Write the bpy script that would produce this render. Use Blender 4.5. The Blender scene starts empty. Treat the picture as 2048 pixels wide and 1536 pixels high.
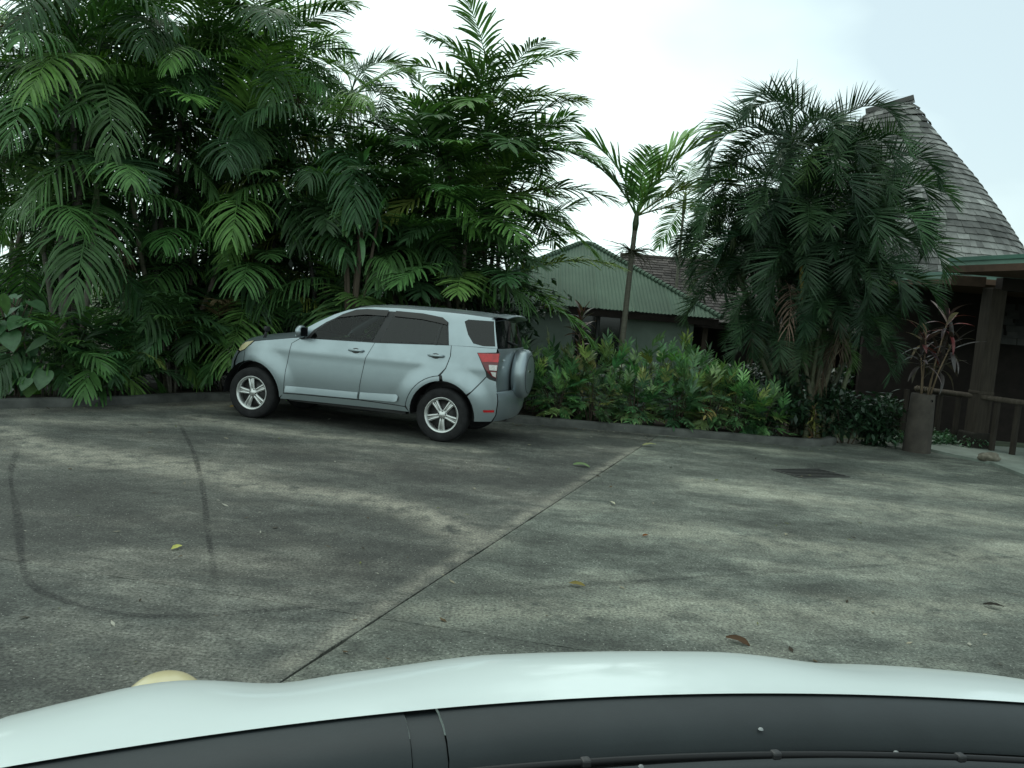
import bpy, bmesh, math, random
from mathutils import Vector, Matrix, noise
from mathutils.geometry import tessellate_polygon

R = math.radians
sc = bpy.context.scene
COL = sc.collection

# ------------------------------------------------------------------ camera
cam_d = bpy.data.cameras.new('camera')
cam_d.sensor_width = 36.0
cam_d.lens = 36.0 * 1650.0 / 2048.0
cam_d.clip_start = 0.05
cam_d.clip_end = 2000.0
cam = bpy.data.objects.new('camera', cam_d)
COL.objects.link(cam)
_p, _r = R(-5.0), R(4.8)
_f = Vector((0, math.cos(_p), math.sin(_p)))
_u0 = Vector((0, -math.sin(_p), math.cos(_p)))
_x0 = Vector((1, 0, 0))
_u = _u0 * math.cos(_r) - _x0 * math.sin(_r)
_x = _x0 * math.cos(_r) + _u0 * math.sin(_r)
cam.matrix_world = Matrix(((_x.x, _u.x, -_f.x, 0), (_x.y, _u.y, -_f.y, 0), (_x.z, _u.z, -_f.z, 1.75), (0, 0, 0, 1)))
sc.camera = cam

# ------------------------------------------------------------------ world and sun (bright overcast)
SUN_EL, SUN_AZ = R(58), R(-25)          # azimuth from +Y towards +X
world = bpy.data.worlds.new('World')
sc.world = world
world.use_nodes = True
wn, wl = world.node_tree.nodes, world.node_tree.links
wn.clear()
w_out = wn.new('ShaderNodeOutputWorld')
w_bg = wn.new('ShaderNodeBackground')
w_sky = wn.new('ShaderNodeTexSky')
w_sky.sky_type = 'NISHITA'
w_sky.sun_disc = False
w_sky.sun_elevation = SUN_EL
w_sky.sun_rotation = SUN_AZ
w_sky.air_density = 1.0
w_sky.dust_density = 1.5
w_tc = wn.new('ShaderNodeTexCoord')
w_map = wn.new('ShaderNodeMapping')
w_map.inputs['Location'].default_value = (0.35, 0.2, 0.1)
w_map.inputs['Scale'].default_value = (1.0, 1.0, 2.2)
w_n = wn.new('ShaderNodeTexNoise')
w_n.inputs['Scale'].default_value = 1.7
w_n.inputs['Detail'].default_value = 5.0
w_n.inputs['Roughness'].default_value = 0.45
w_sep = wn.new('ShaderNodeSeparateXYZ')
w_m1 = wn.new('ShaderNodeMath'); w_m1.operation = 'MULTIPLY_ADD'     # cloud thins out towards +X
w_m1.inputs[1].default_value = -0.42
w_m2 = wn.new('ShaderNodeMath'); w_m2.operation = 'ADD'
w_ramp = wn.new('ShaderNodeValToRGB')
w_ramp.color_ramp.elements[0].position = 0.22
w_ramp.color_ramp.elements[0].color = (0.48, 0.48, 0.48, 1)
w_ramp.color_ramp.elements[1].position = 0.46
w_ramp.color_ramp.elements[1].color = (0.97, 0.97, 0.97, 1)
w_mul = wn.new('ShaderNodeMix'); w_mul.data_type = 'RGBA'; w_mul.blend_type = 'MIX'
w_cl = wn.new('ShaderNodeRGB'); w_cl.outputs[0].default_value = (11.4, 13.9, 13.3, 1)   # lit cloud base, in the sky node's own units
wl.new(w_tc.outputs['Generated'], w_map.inputs['Vector'])
wl.new(w_map.outputs[0], w_n.inputs['Vector'])
wl.new(w_tc.outputs['Generated'], w_sep.inputs[0])
wl.new(w_sep.outputs['X'], w_m1.inputs[0])
wl.new(w_n.outputs['Fac'], w_m1.inputs[2])
wl.new(w_m1.outputs[0], w_ramp.inputs[0])
wl.new(w_ramp.outputs[0], w_mul.inputs[0])
wl.new(w_sky.outputs[0], w_mul.inputs[6])
wl.new(w_cl.outputs[0], w_mul.inputs[7])
wl.new(w_mul.outputs[2], w_bg.inputs['Color'])
w_bg.inputs['Strength'].default_value = 0.10
wl.new(w_bg.outputs[0], w_out.inputs['Surface'])

sun_d = bpy.data.lights.new('sun', 'SUN')
sun_d.energy = 0.7
sun_d.angle = R(25)
sun_d.color = (1.0, 0.97, 0.9)
sun = bpy.data.objects.new('sun', sun_d)
COL.objects.link(sun)
_sd = Vector((math.sin(SUN_AZ) * math.cos(SUN_EL), math.cos(SUN_AZ) * math.cos(SUN_EL), math.sin(SUN_EL)))
sun.rotation_euler = (-_sd).to_track_quat('-Z', 'Y').to_euler()

vs = sc.view_settings
vs.view_transform = 'Standard'
vs.look = 'None'
vs.gamma = 1.0
vs.exposure = 0.0
vs.use_curve_mapping = False
sc.render.engine = 'CYCLES'
cy = sc.cycles
cy.use_denoising = True
cy.max_bounces = 6
cy.diffuse_bounces = 3
cy.glossy_bounces = 3
cy.transmission_bounces = 3
cy.transparent_max_bounces = 6
cy.caustics_reflective = False
cy.caustics_refractive = False

# ------------------------------------------------------------------ helpers
def link(o, parent=None):
    COL.objects.link(o)
    if parent is not None:
        o.parent = parent
    return o

def tag(o, label=None, cat=None, group=None, kind=None):
    if label: o['label'] = label
    if cat: o['category'] = cat
    if group: o['group'] = group
    if kind: o['kind'] = kind
    return o

def empty(name, loc=(0, 0, 0), rz=0.0):
    o = bpy.data.objects.new(name, None)
    o.empty_display_size = 0.2
    o.location = loc
    o.rotation_euler = (0, 0, rz)
    return link(o)

def mesh(name, v, f, mat=None, smooth=False, tint=None, tint2=None):
    m = bpy.data.meshes.new(name)
    m.from_pydata(v, [], f)
    if mat is not None:
        m.materials.append(mat)
    if smooth:
        m.polygons.foreach_set('use_smooth', [True] * len(m.polygons))
    if tint is not None:
        a = m.color_attributes.new('tint', 'FLOAT_COLOR', 'POINT')
        buf = []
        for t in tint:
            buf += [t, t, t, 1.0] if not isinstance(t, tuple) else [t[0], t[1], t[2], 1.0]
        a.data.foreach_set('color', buf)
    m.update()
    return m

def obj(name, m, parent=None, loc=None, rot=None, color=None, scale=None):
    o = bpy.data.objects.new(name, m)
    if loc is not None: o.location = loc
    if rot is not None: o.rotation_euler = rot
    if color is not None: o.color = (color[0], color[1], color[2], 1)
    if scale is not None: o.scale = scale if isinstance(scale, tuple) else (scale,) * 3
    return link(o, parent)

class MB:
    """collects boxes, tubes and quads for ONE mesh"""
    def __init__(s): s.v, s.f, s.t = [], [], []
    def add(s, v, f, t=1.0):
        n = len(s.v)
        s.v += [tuple(p) for p in v]
        s.f += [tuple(i + n for i in q) for q in f]
        s.t += [t] * len(v)
        return s
    def box(s, c, d, rz=0.0, M=None, bevel=0.0, t=1.0):
        hx, hy, hz = d[0] / 2, d[1] / 2, d[2] / 2
        if bevel > 0:
            b = min(bevel, hx * .9, hy * .9, hz * .9)
            bm = bmesh.new()
            bmesh.ops.create_cube(bm, size=1.0)
            bmesh.ops.scale(bm, vec=(d[0], d[1], d[2]), verts=bm.verts)
            bmesh.ops.bevel(bm, geom=list(bm.edges), offset=b, segments=2, affect='EDGES', profile=0.5)
            pv = [v.co.copy() for v in bm.verts]
            bm.verts.index_update()
            pf = [[v.index for v in q.verts] for q in bm.faces]
            bm.free()
        else:
            pv = [Vector((x, y, z)) for x in (-hx, hx) for y in (-hy, hy) for z in (-hz, hz)]
            pf = [(0, 1, 3, 2), (4, 6, 7, 5), (0, 4, 5, 1), (2, 3, 7, 6), (0, 2, 6, 4), (1, 5, 7, 3)]
        m = M if M is not None else Matrix.Translation(Vector(c)) @ Matrix.Rotation(rz, 4, 'Z')
        return s.add([m @ p for p in pv], pf, t)
    def tube(s, pts, rad, n=8, cap=True, t=1.0):
        pts = [Vector(p) for p in pts]
        if not hasattr(rad, '__len__'): rad = [rad] * len(pts)
        v, f = [], []
        for i, p in enumerate(pts):
            d = (pts[min(i + 1, len(pts) - 1)] - pts[max(i - 1, 0)])
            d = d.normalized() if d.length > 1e-9 else Vector((0, 0, 1))
            a = d.orthogonal().normalized() if abs(d.z) < 0.95 else d.cross(Vector((1, 0, 0))).normalized()
            if abs(d.z) < 0.95:
                a = d.cross(Vector((0, 0, 1))).normalized()
            b = d.cross(a).normalized()
            for k in range(n):
                an = 2 * math.pi * k / n
                v.append(p + (a * math.cos(an) + b * math.sin(an)) * rad[i])
        for i in range(len(pts) - 1):
            for k in range(n):
                f.append((i * n + k, i * n + (k + 1) % n, (i + 1) * n + (k + 1) % n, (i + 1) * n + k))
        if cap:
            f.append(tuple(range(n - 1, -1, -1)))
            f.append(tuple((len(pts) - 1) * n + k for k in range(n)))
        return s.add(v, f, t)
    def lathe(s, prof, n=32, M=None, t=1.0):
        """prof: (radius, height) about local Z"""
        v, f = [], []
        m = M if M is not None else Matrix.Identity(4)
        for (r, h) in prof:
            for k in range(n):
                a = 2 * math.pi * k / n
                v.append(m @ Vector((r * math.cos(a), r * math.sin(a), h)))
        for i in range(len(prof) - 1):
            for k in range(n):
                f.append((i * n + k, i * n + (k + 1) % n, (i + 1) * n + (k + 1) % n, (i + 1) * n + k))
        return s.add(v, f, t)
    def mesh(s, name, mat, smooth=False):
        return mesh(name, s.v, s.f, mat, smooth, s.t)
    def build(s, name, mat, parent=None, smooth=False, **k):
        return obj(name, s.mesh(name, mat, smooth), parent, **k)

# ------------------------------------------------------------------ materials
def newmat(name):
    m = bpy.data.materials.new(name)
    m.use_nodes = True
    nt = m.node_tree
    return m, nt.nodes, nt.links, nt.nodes['Principled BSDF']

def noise_node(nn, ll, scale, detail=4, rough=0.55, vec=None, dim='3D'):
    t = nn.new('ShaderNodeTexNoise')
    t.inputs['Scale'].default_value = scale
    t.inputs['Detail'].default_value = detail
    t.inputs['Roughness'].default_value = rough
    if vec is not None: ll.new(vec, t.inputs['Vector'])
    return t

def ramp(nn, ll, src, stops):
    r = nn.new('ShaderNodeValToRGB')
    el = r.color_ramp.elements
    while len(el) < len(stops): el.new(0.5)
    for e, (p, c) in zip(el, stops):
        e.position = p
        e.color = (c[0], c[1], c[2], 1) if hasattr(c, '__len__') else (c, c, c, 1)
    ll.new(src, r.inputs[0])
    return r

def mixc(nn, ll, fac, a, b, mode='MIX'):
    x = nn.new('ShaderNodeMix'); x.data_type = 'RGBA'; x.blend_type = mode
    for sock, val in ((0, fac), (6, a), (7, b)):
        if hasattr(val, 'links') or hasattr(val, 'is_linked'):
            ll.new(val, x.inputs[sock])
        elif sock == 0: x.inputs[0].default_value = val
        else: x.inputs[sock].default_value = (val[0], val[1], val[2], 1)
    return x.outputs[2]

def bump(nn, ll, bsdf, h, strength, dist):
    b = nn.new('ShaderNodeBump')
    b.inputs['Strength'].default_value = strength
    b.inputs['Distance'].default_value = dist
    ll.new(h, b.inputs['Height'])
    ll.new(b.outputs[0], bsdf.inputs['Normal'])

def simple(name, col, rough=0.5, metal=0.0, spec=0.5, var=0.12, scale=6.0, bmp=0.0, bscale=80.0, coat=0.0):
    m, nn, ll, b = newmat(name)
    tc = nn.new('ShaderNodeTexCoord')
    n = noise_node(nn, ll, scale, 5, 0.6, tc.outputs['Object'])
    lo = [max(c * (1 - var * 1.6), 0) for c in col]; hi = [c * (1 + var * 1.6) for c in col]
    rp = ramp(nn, ll, n.outputs['Fac'], [(0.25, lo), (0.75, hi)])
    ll.new(rp.outputs[0], b.inputs['Base Color'])
    b.inputs['Roughness'].default_value = rough
    b.inputs['Metallic'].default_value = metal
    b.inputs['Specular IOR Level'].default_value = spec
    if coat:
        b.inputs['Coat Weight'].default_value = coat
        b.inputs['Coat Roughness'].default_value = 0.06
    if bmp:
        n2 = noise_node(nn, ll, bscale, 3, 0.6, tc.outputs['Object'])
        bump(nn, ll, b, n2.outputs['Fac'], bmp, 0.01)
    return m

def leaf_material(name, transl=0.3, rough=0.50, spec=0.30):
    """colour from the object's own colour, varied leaf by leaf through the 'tint' attribute"""
    m, nn, ll, b = newmat(name)
    oi = nn.new('ShaderNodeObjectInfo')
    at = nn.new('ShaderNodeAttribute'); at.attribute_name = 'tint'
    tc = nn.new('ShaderNodeTexCoord')
    n = noise_node(nn, ll, 9.0, 3, 0.6, tc.outputs['Object'])
    rp = ramp(nn, ll, n.outputs['Fac'], [(0.3, 0.72), (0.7, 1.22)])
    c1 = mixc(nn, ll, 1.0, oi.outputs['Color'], at.outputs['Color'], 'MULTIPLY')
    c2 = mixc(nn, ll, 1.0, c1, rp.outputs[0], 'MULTIPLY')
    hs = nn.new('ShaderNodeHueSaturation')
    mr = nn.new('ShaderNodeMapRange')
    mr.inputs[3].default_value = 0.8; mr.inputs[4].default_value = 1.2
    ll.new(oi.outputs['Random'], mr.inputs[0])
    ll.new(mr.outputs[0], hs.inputs['Value'])
    ll.new(c2, hs.inputs['Color'])
    ll.new(hs.outputs[0], b.inputs['Base Color'])
    b.inputs['Roughness'].default_value = rough
    b.inputs['Specular IOR Level'].default_value = spec
    tr = nn.new('ShaderNodeBsdfTranslucent')
    tcol = mixc(nn, ll, 1.0, hs.outputs[0], (1.5, 1.7, 0.7), 'MULTIPLY')
    ll.new(tcol, tr.inputs['Color'])
    mx = nn.new('ShaderNodeMixShader')
    mx.inputs[0].default_value = transl
    ll.new(b.outputs[0], mx.inputs[1]); ll.new(tr.outputs[0], mx.inputs[2])
    ll.new(mx.outputs[0], nn['Material Output'].inputs['Surface'])
    return m

def tinted(name, col, rough=0.8, spec=0.3, scale=14.0, var=0.35, stretch=(1, 1, 1), use_obj=True, bmp=0.3):
    """base colour times the piece's own tint (attribute and object colour) with grain"""
    m, nn, ll, b = newmat(name)
    at = nn.new('ShaderNodeAttribute'); at.attribute_name = 'tint'
    oi = nn.new('ShaderNodeObjectInfo')
    geo = nn.new('ShaderNodeNewGeometry')
    mp = nn.new('ShaderNodeMapping'); mp.inputs['Scale'].default_value = stretch
    ll.new(geo.outputs['Position'], mp.inputs[0])
    n = noise_node(nn, ll, scale, 5, 0.6, mp.outputs[0])
    rp = ramp(nn, ll, n.outputs['Fac'], [(0.25, [c * (1 - var) for c in col]), (0.75, [c * (1 + var) for c in col])])
    c = mixc(nn, ll, 1.0, rp.outputs[0], at.outputs['Color'], 'MULTIPLY')
    if use_obj: c = mixc(nn, ll, 1.0, c, oi.outputs['Color'], 'MULTIPLY')
    ll.new(c, b.inputs['Base Color'])
    b.inputs['Roughness'].default_value = rough
    b.inputs['Specular IOR Level'].default_value = spec
    if bmp: bump(nn, ll, b, n.outputs['Fac'], bmp, 0.01)
    return m

def concrete_material():
    m, nn, ll, b = newmat('stained_concrete')
    geo = nn.new('ShaderNodeNewGeometry')
    P = geo.outputs['Position']
    oi = nn.new('ShaderNodeObjectInfo')
    at = nn.new('ShaderNodeAttribute'); at.attribute_name = 'tint'      # r sand, g dark line, b dark patch
    sep = nn.new('ShaderNodeSeparateColor'); ll.new(at.outputs['Color'], sep.inputs[0])
    mp = nn.new('ShaderNodeMapping'); mp.inputs['Scale'].default_value = (0.55, 1.0, 1.0); mp.inputs['Rotation'].default_value = (0, 0, 0.25)
    ll.new(P, mp.inputs[0])
    big = noise_node(nn, ll, 0.75, 8, 0.66, mp.outputs[0])
    mid = noise_node(nn, ll, 3.4, 8, 0.70, mp.outputs[0])
    grit = noise_node(nn, ll, 55.0, 4, 0.7, P)
    fine = noise_node(nn, ll, 260.0, 2, 0.6, P)
    base = ramp(nn, ll, big.outputs['Fac'], [(0.32, (0.045, 0.048, 0.043)), (0.50, (0.098, 0.104, 0.092)), (0.68, (0.215, 0.212, 0.180))])
    c = mixc(nn, ll, 1.0, base.outputs[0], ramp(nn, ll, mid.outputs['Fac'], [(0.34, 0.58), (0.64, 1.40)]).outputs[0], 'MULTIPLY')
    c = mixc(nn, ll, 1.0, c, ramp(nn, ll, noise_node(nn, ll, 11.0, 6, 0.7, P).outputs['Fac'], [(0.30, 0.62), (0.70, 1.36)]).outputs[0], 'MULTIPLY')
    # sand and dust collected in streaks
    sm = nn.new('ShaderNodeMath'); sm.operation = 'MULTIPLY'
    ll.new(sep.outputs[0], sm.inputs[0])
    ll.new(ramp(nn, ll, noise_node(nn, ll, 4.6, 9, 0.74, P).outputs['Fac'], [(0.38, 0.0), (0.56, 1.0)]).outputs[0], sm.inputs[1])
    c = mixc(nn, ll, sm.outputs[0], c, (0.36, 0.345, 0.285))
    # dark patches
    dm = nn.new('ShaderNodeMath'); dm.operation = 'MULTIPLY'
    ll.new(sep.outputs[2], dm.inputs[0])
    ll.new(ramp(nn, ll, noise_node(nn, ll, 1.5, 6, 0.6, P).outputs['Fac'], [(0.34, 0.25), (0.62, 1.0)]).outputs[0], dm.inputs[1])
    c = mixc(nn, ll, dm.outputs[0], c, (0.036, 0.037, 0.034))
    # dark curved lines
    tm = nn.new('ShaderNodeMath'); tm.operation = 'MULTIPLY'
    ll.new(sep.outputs[1], tm.inputs[0])
    ll.new(ramp(nn, ll, noise_node(nn, ll, 9.0, 5, 0.7, P).outputs['Fac'], [(0.3, 0.55), (0.6, 1.0)]).outputs[0], tm.inputs[1])
    c = mixc(nn, ll, tm.outputs[0], c, (0.022, 0.022, 0.022))
    c = mixc(nn, ll, 1.0, c, ramp(nn, ll, grit.outputs['Fac'], [(0.34, 0.36), (0.66, 1.70)]).outputs[0], 'MULTIPLY')
    # exposed pale aggregate
    vo = nn.new('ShaderNodeTexVoronoi'); vo.inputs['Scale'].default_value = 34.0
    ll.new(P, vo.inputs['Vector'])
    sp = ramp(nn, ll, vo.outputs['Distance'], [(0.09, 1.0), (0.16, 0.0)])
    sel = ramp(nn, ll, vo.outputs['Color'], [(0.52, 0.0), (0.62, 1.0)])
    spm = nn.new('ShaderNodeMath'); spm.operation = 'MULTIPLY'
    ll.new(sp.outputs[0], spm.inputs[0]); ll.new(sel.outputs[0], spm.inputs[1])
    c = mixc(nn, ll, spm.outputs[0], c, (0.40, 0.40, 0.36))
    c = mixc(nn, ll, 1.0, c, oi.outputs['Color'], 'MULTIPLY')
    ll.new(c, b.inputs['Base Color'])
    b.inputs['Specular IOR Level'].default_value = 0.35
    ll.new(ramp(nn, ll, mid.outputs['Fac'], [(0.3, 0.62), (0.7, 0.9)]).outputs[0], b.inputs['Roughness'])
    ad = nn.new('ShaderNodeMath'); ad.operation = 'ADD'
    ll.new(grit.outputs['Fac'], ad.inputs[0]); ll.new(fine.outputs['Fac'], ad.inputs[1])
    bump(nn, ll, b, ad.outputs[0], 0.8, 0.014)
    return m

def paint(name, col, metal=0.0, rough=0.35, coat=0.6, flake=0.0):
    m, nn, ll, b = newmat(name)
    tc = nn.new('ShaderNodeTexCoord')
    n = noise_node(nn, ll, 3.0, 4, 0.6, tc.outputs['Object'])
    dirt = ramp(nn, ll, n.outputs['Fac'], [(0.25, [c * 0.93 for c in col]), (0.7, [min(1, c * 1.03) for c in col])])
    ll.new(dirt.outputs[0], b.inputs['Base Color'])
    b.inputs['Metallic'].default_value = metal
    r2 = ramp(nn, ll, n.outputs['Fac'], [(0.25, rough * 1.25), (0.75, rough * 0.85)])
    ll.new(r2.outputs[0], b.inputs['Roughness'])
    b.inputs['Coat Weight'].default_value = coat
    b.inputs['Coat Roughness'].default_value = 0.09
    if flake:
        f = noise_node(nn, ll, 900.0, 1, 0.5, tc.outputs['Object'])
        bump(nn, ll, b, f.outputs['Fac'], flake, 0.002)
    return m

M_CONC = concrete_material()
M_KERB = simple('kerb_concrete', (0.060, 0.062, 0.056), 0.85, var=0.4, scale=3.0, bmp=0.5, bscale=60)
M_SOIL = simple('soil_and_litter', (0.034, 0.027, 0.019), 0.95, spec=0.2, var=0.5, scale=9.0, bmp=0.8, bscale=40)
M_GROUND = simple('rough_ground', (0.05, 0.065, 0.03), 0.95, spec=0.2, var=0.4, scale=2.0)
M_PATH = simple('path_concrete', (0.185, 0.215, 0.185), 0.8, var=0.18, scale=2.5, bmp=0.3, bscale=90)
M_JOINT = simple('joint_dirt', (0.018, 0.018, 0.015), 0.95, spec=0.1)
M_LEAF = leaf_material('palm_leaf', 0.22)
M_CANE = leaf_material('cane_palm_leaf', 0.16, 0.5, 0.25)
M_BROAD = leaf_material('broad_leaf', 0.20, 0.38, 0.5)
M_DEAD = leaf_material('dead_leaf', 0.10, 0.85, 0.15)
M_STEM = tinted('palm_stem', (0.10, 0.095, 0.075), 0.8, scale=10, stretch=(1, 1, 5))
M_CANESTEM = tinted('cane_stem', (0.075, 0.08, 0.048), 0.55, 0.4, scale=8, stretch=(1, 1, 4))
M_BARK = tinted('bark', (0.07, 0.055, 0.04), 0.9, scale=12, stretch=(2, 2, 0.5))
M_SHINGLE = tinted('weathered_shingle', (0.205, 0.203, 0.194), 0.88, 0.2, scale=5.0, var=0.30, stretch=(1, 1, 0.6))
M_BSHINGLE = tinted('brown_shingle', (0.085, 0.072, 0.068), 0.88, 0.2, scale=5.0, var=0.35)
M_UNDER = simple('roof_felt', (0.022, 0.021, 0.02), 0.95, spec=0.1)
M_GREENROOF = tinted('green_roof_sheet', (0.092, 0.138, 0.100), 0.7, 0.15, scale=1.1, var=0.22, bmp=0.0)
M_GREENTRIM = simple('green_metal_trim', (0.085, 0.185, 0.145), 0.45, var=0.12, scale=3)
M_GREENTRIM2 = simple('pale_green_gutter', (0.19, 0.32, 0.265), 0.45, var=0.1, scale=3)
M_WALL = simple('painted_wall', (0.23, 0.29, 0.25), 0.85, var=0.14, scale=1.5, bmp=0.15, bscale=60)
M_TIMBER = tinted('oiled_timber', (0.085, 0.052, 0.036), 0.7, 0.3, scale=6, stretch=(1, 1, 1), var=0.3)
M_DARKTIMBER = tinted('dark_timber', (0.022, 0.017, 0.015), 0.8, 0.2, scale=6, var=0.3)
M_POST = tinted('grey_timber', (0.045, 0.037, 0.030), 0.85, 0.2, scale=7, stretch=(3, 3, 0.4), var=0.35)
M_WHITEWALL = simple('white_render', (0.62, 0.66, 0.62), 0.85, var=0.06)
M_POT = simple('weathered_planter', (0.050, 0.042, 0.035), 0.9, var=0.3, scale=4, bmp=0.5, bscale=40)
M_STONE = simple('field_stone', (0.15, 0.135, 0.105), 0.9, var=0.4, scale=9, bmp=0.8, bscale=25)
M_IRON = simple('cast_iron', (0.060, 0.060, 0.056), 0.6, metal=0.3, var=0.3, scale=20)
M_PIT = simple('drain_pit', (0.006, 0.006, 0.006), 0.95, spec=0.1)
M_WINGLASS = simple('dark_window_glass', (0.008, 0.010, 0.012), 0.08, spec=0.5, var=0.05)
M_FRAME = simple('window_frame_paint', (0.055, 0.06, 0.06), 0.6)
# vehicles
M_SILVER = paint('silver_blue_paint', (0.315, 0.370, 0.395), metal=0.72, rough=0.36, coat=0.55, flake=0.05)
M_WHITE = paint('white_car_paint', (0.63, 0.70, 0.69), metal=0.0, rough=0.40, coat=0.75)
M_TINT = simple('tinted_car_glass', (0.004, 0.005, 0.006), 0.03, spec=0.12, var=0.1, scale=2.0)
M_RTINT = simple('rear_tinted_glass', (0.012, 0.014, 0.015), 0.06, spec=0.34, var=0.1, scale=2.0)
def car_glass(name, tint, refl):
    m, nn, ll, b = newmat(name)
    b.inputs['Base Color'].default_value = (0.004, 0.005, 0.005, 1)
    b.inputs['Roughness'].default_value = 0.03
    tr = nn.new('ShaderNodeBsdfTransparent'); tr.inputs['Color'].default_value = (tint[0], tint[1], tint[2], 1)
    gl = nn.new('ShaderNodeBsdfGlossy'); gl.inputs['Roughness'].default_value = 0.03
    fr = nn.new('ShaderNodeFresnel'); fr.inputs['IOR'].default_value = refl
    mx = nn.new('ShaderNodeMixShader')
    ll.new(fr.outputs[0], mx.inputs[0]); ll.new(tr.outputs[0], mx.inputs[1]); ll.new(gl.outputs[0], mx.inputs[2])
    ll.new(mx.outputs[0], nn['Material Output'].inputs['Surface'])
    return m
M_CARGLASS = car_glass('car_glass', (0.55, 0.60, 0.58), 1.42)
M_PRIVACY = car_glass('privacy_glass', (0.13, 0.14, 0.145), 1.55)
M_REARGLASS = simple('rear_screen_glass', (0.008, 0.009, 0.010), 0.05, spec=0.9, var=0.1)
M_SEAT = simple('grey_seat_cloth', (0.05, 0.05, 0.05), 0.9, spec=0.1, var=0.2)
M_VISOR = simple('smoked_visor', (0.030, 0.027, 0.026), 0.16, spec=0.35, var=0.1)
M_BLACK = simple('black_trim', (0.014, 0.014, 0.015), 0.55, var=0.15)
M_TYRE = simple('tyre_rubber', (0.017, 0.017, 0.018), 0.85, spec=0.25, var=0.3, scale=12, bmp=0.3, bscale=60)
M_ALLOY = simple('alloy', (0.56, 0.57, 0.56), 0.36, metal=0.85, var=0.08, scale=8)
M_BRAKE = simple('brake_steel', (0.05, 0.05, 0.05), 0.5, metal=0.6)
M_RED = simple('red_lamp', (0.42, 0.012, 0.016), 0.10, spec=0.6, var=0.25, scale=14)
M_CLEAR = simple('clear_lamp', (0.52, 0.50, 0.48), 0.12, spec=0.6, var=0.2, scale=30)
M_DARKRED = simple('dark_red_lamp', (0.12, 0.008, 0.012), 0.12, spec=0.6, var=0.2)
M_YELLOWED = simple('yellowed_lens', (0.50, 0.44, 0.26), 0.25, spec=0.5, var=0.12, scale=5)
M_CHROME = simple('chrome', (0.72, 0.72, 0.72), 0.14, metal=1.0, var=0.03)
M_COWL = simple('grey_cowl_plastic', (0.020, 0.025, 0.027), 0.60, spec=0.3, var=0.16, scale=4, bmp=0.05, bscale=260)
M_SPECK = simple('grey_speck', (0.22, 0.23, 0.23), 0.5)
M_RUBBER = simple('black_rubber', (0.010, 0.010, 0.011), 0.6, spec=0.3)

def jit(c, rng, a=0.25):
    k = 1 + rng.uniform(-a, a)
    return tuple(max(0.002, x * k * (1 + rng.uniform(-a * .3, a * .3))) for x in c)

# ------------------------------------------------------------------ ground, yard, kerb, bed
def gridmesh(xs, ys, zf):
    v = [(x, y, zf(x, y)) for y in ys for x in xs]
    n = len(xs)
    f = [(j * n + i, j * n + i + 1, (j + 1) * n + i + 1, (j + 1) * n + i) for j in range(len(ys) - 1) for i in range(n - 1)]
    return v, f

tag(obj('ground', mesh('ground', [(-900, -900, -0.35), (900, -900, -0.35), (900, 900, -0.35), (-900, 900, -0.35)], [(0, 1, 2, 3)], M_GROUND)), kind='structure')

def seg_dist(x, y, a, b):
    ax, ay = a; bx, by = b
    dx, dy = bx - ax, by - ay
    t = max(0, min(1, ((x - ax) * dx + (y - ay) * dy) / (dx * dx + dy * dy + 1e-9)))
    return math.hypot(x - ax - t * dx, y - ay - t * dy)

def poly_dist(x, y, pts):
    return min(seg_dist(x, y, pts[i], pts[i + 1]) for i in range(len(pts) - 1))

SAND = [([(-5.6, 9.0), (-4.1, 7.7), (-2.9, 7.75), (-2.3, 7.3), (-1.2, 7.2), (-0.55, 6.75), (-0.2, 6.15)], 0.24, 0.8),
        ([(-4.6, 8.15), (-3.3, 7.95), (-2.6, 7.7)], 0.42, 0.75),
        ([(-0.95, 3.75), (0.45, 7.7), (1.85, 11.55)], 0.06, 0.7),
        ([(-4.2, 10.9), (-3.0, 10.3), (-1.5, 10.15), (-0.4, 10.1)], 0.20, 0.8),
        ([(-6.0, 10.3), (-4.8, 11.6), (-4.2, 12.5)], 0.25, 0.55),
        ([(-5.6, 9.7), (-4.6, 9.9), (-3.8, 10.6)], 0.25, 0.55),
        ([(0.5, 12.3), (2.5, 12.45), (4.6, 12.4)], 0.16, 0.4),
        ([(2.2, 9.2), (4.8, 8.6), (7.6, 8.2)], 0.30, 0.5),
        ([(1.6, 7.0), (3.4, 6.6), (5.5, 7.6)], 0.35, 0.45),
        ([(5.0, 10.8), (6.6, 9.6), (8.0, 9.6)], 0.30, 0.45),
        ([(-0.4, 4.6), (1.2, 5.0), (3.6, 5.6)], 0.22, 0.45)]
DARK_LINES = [([(-4.25, 10.5), (-3.3, 8.6), (-2.58, 6.99), (-2.05, 5.7), (-1.56, 4.55)], 0.036, 0.65),
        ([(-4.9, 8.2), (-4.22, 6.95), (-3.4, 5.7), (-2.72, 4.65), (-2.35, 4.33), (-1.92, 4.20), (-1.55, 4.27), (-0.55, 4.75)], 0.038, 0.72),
        ([(-0.55, 4.75), (0.8, 5.4), (2.6, 6.2), (4.59, 7.09), (6.5, 7.9)], 0.05, 0.32)]
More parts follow.
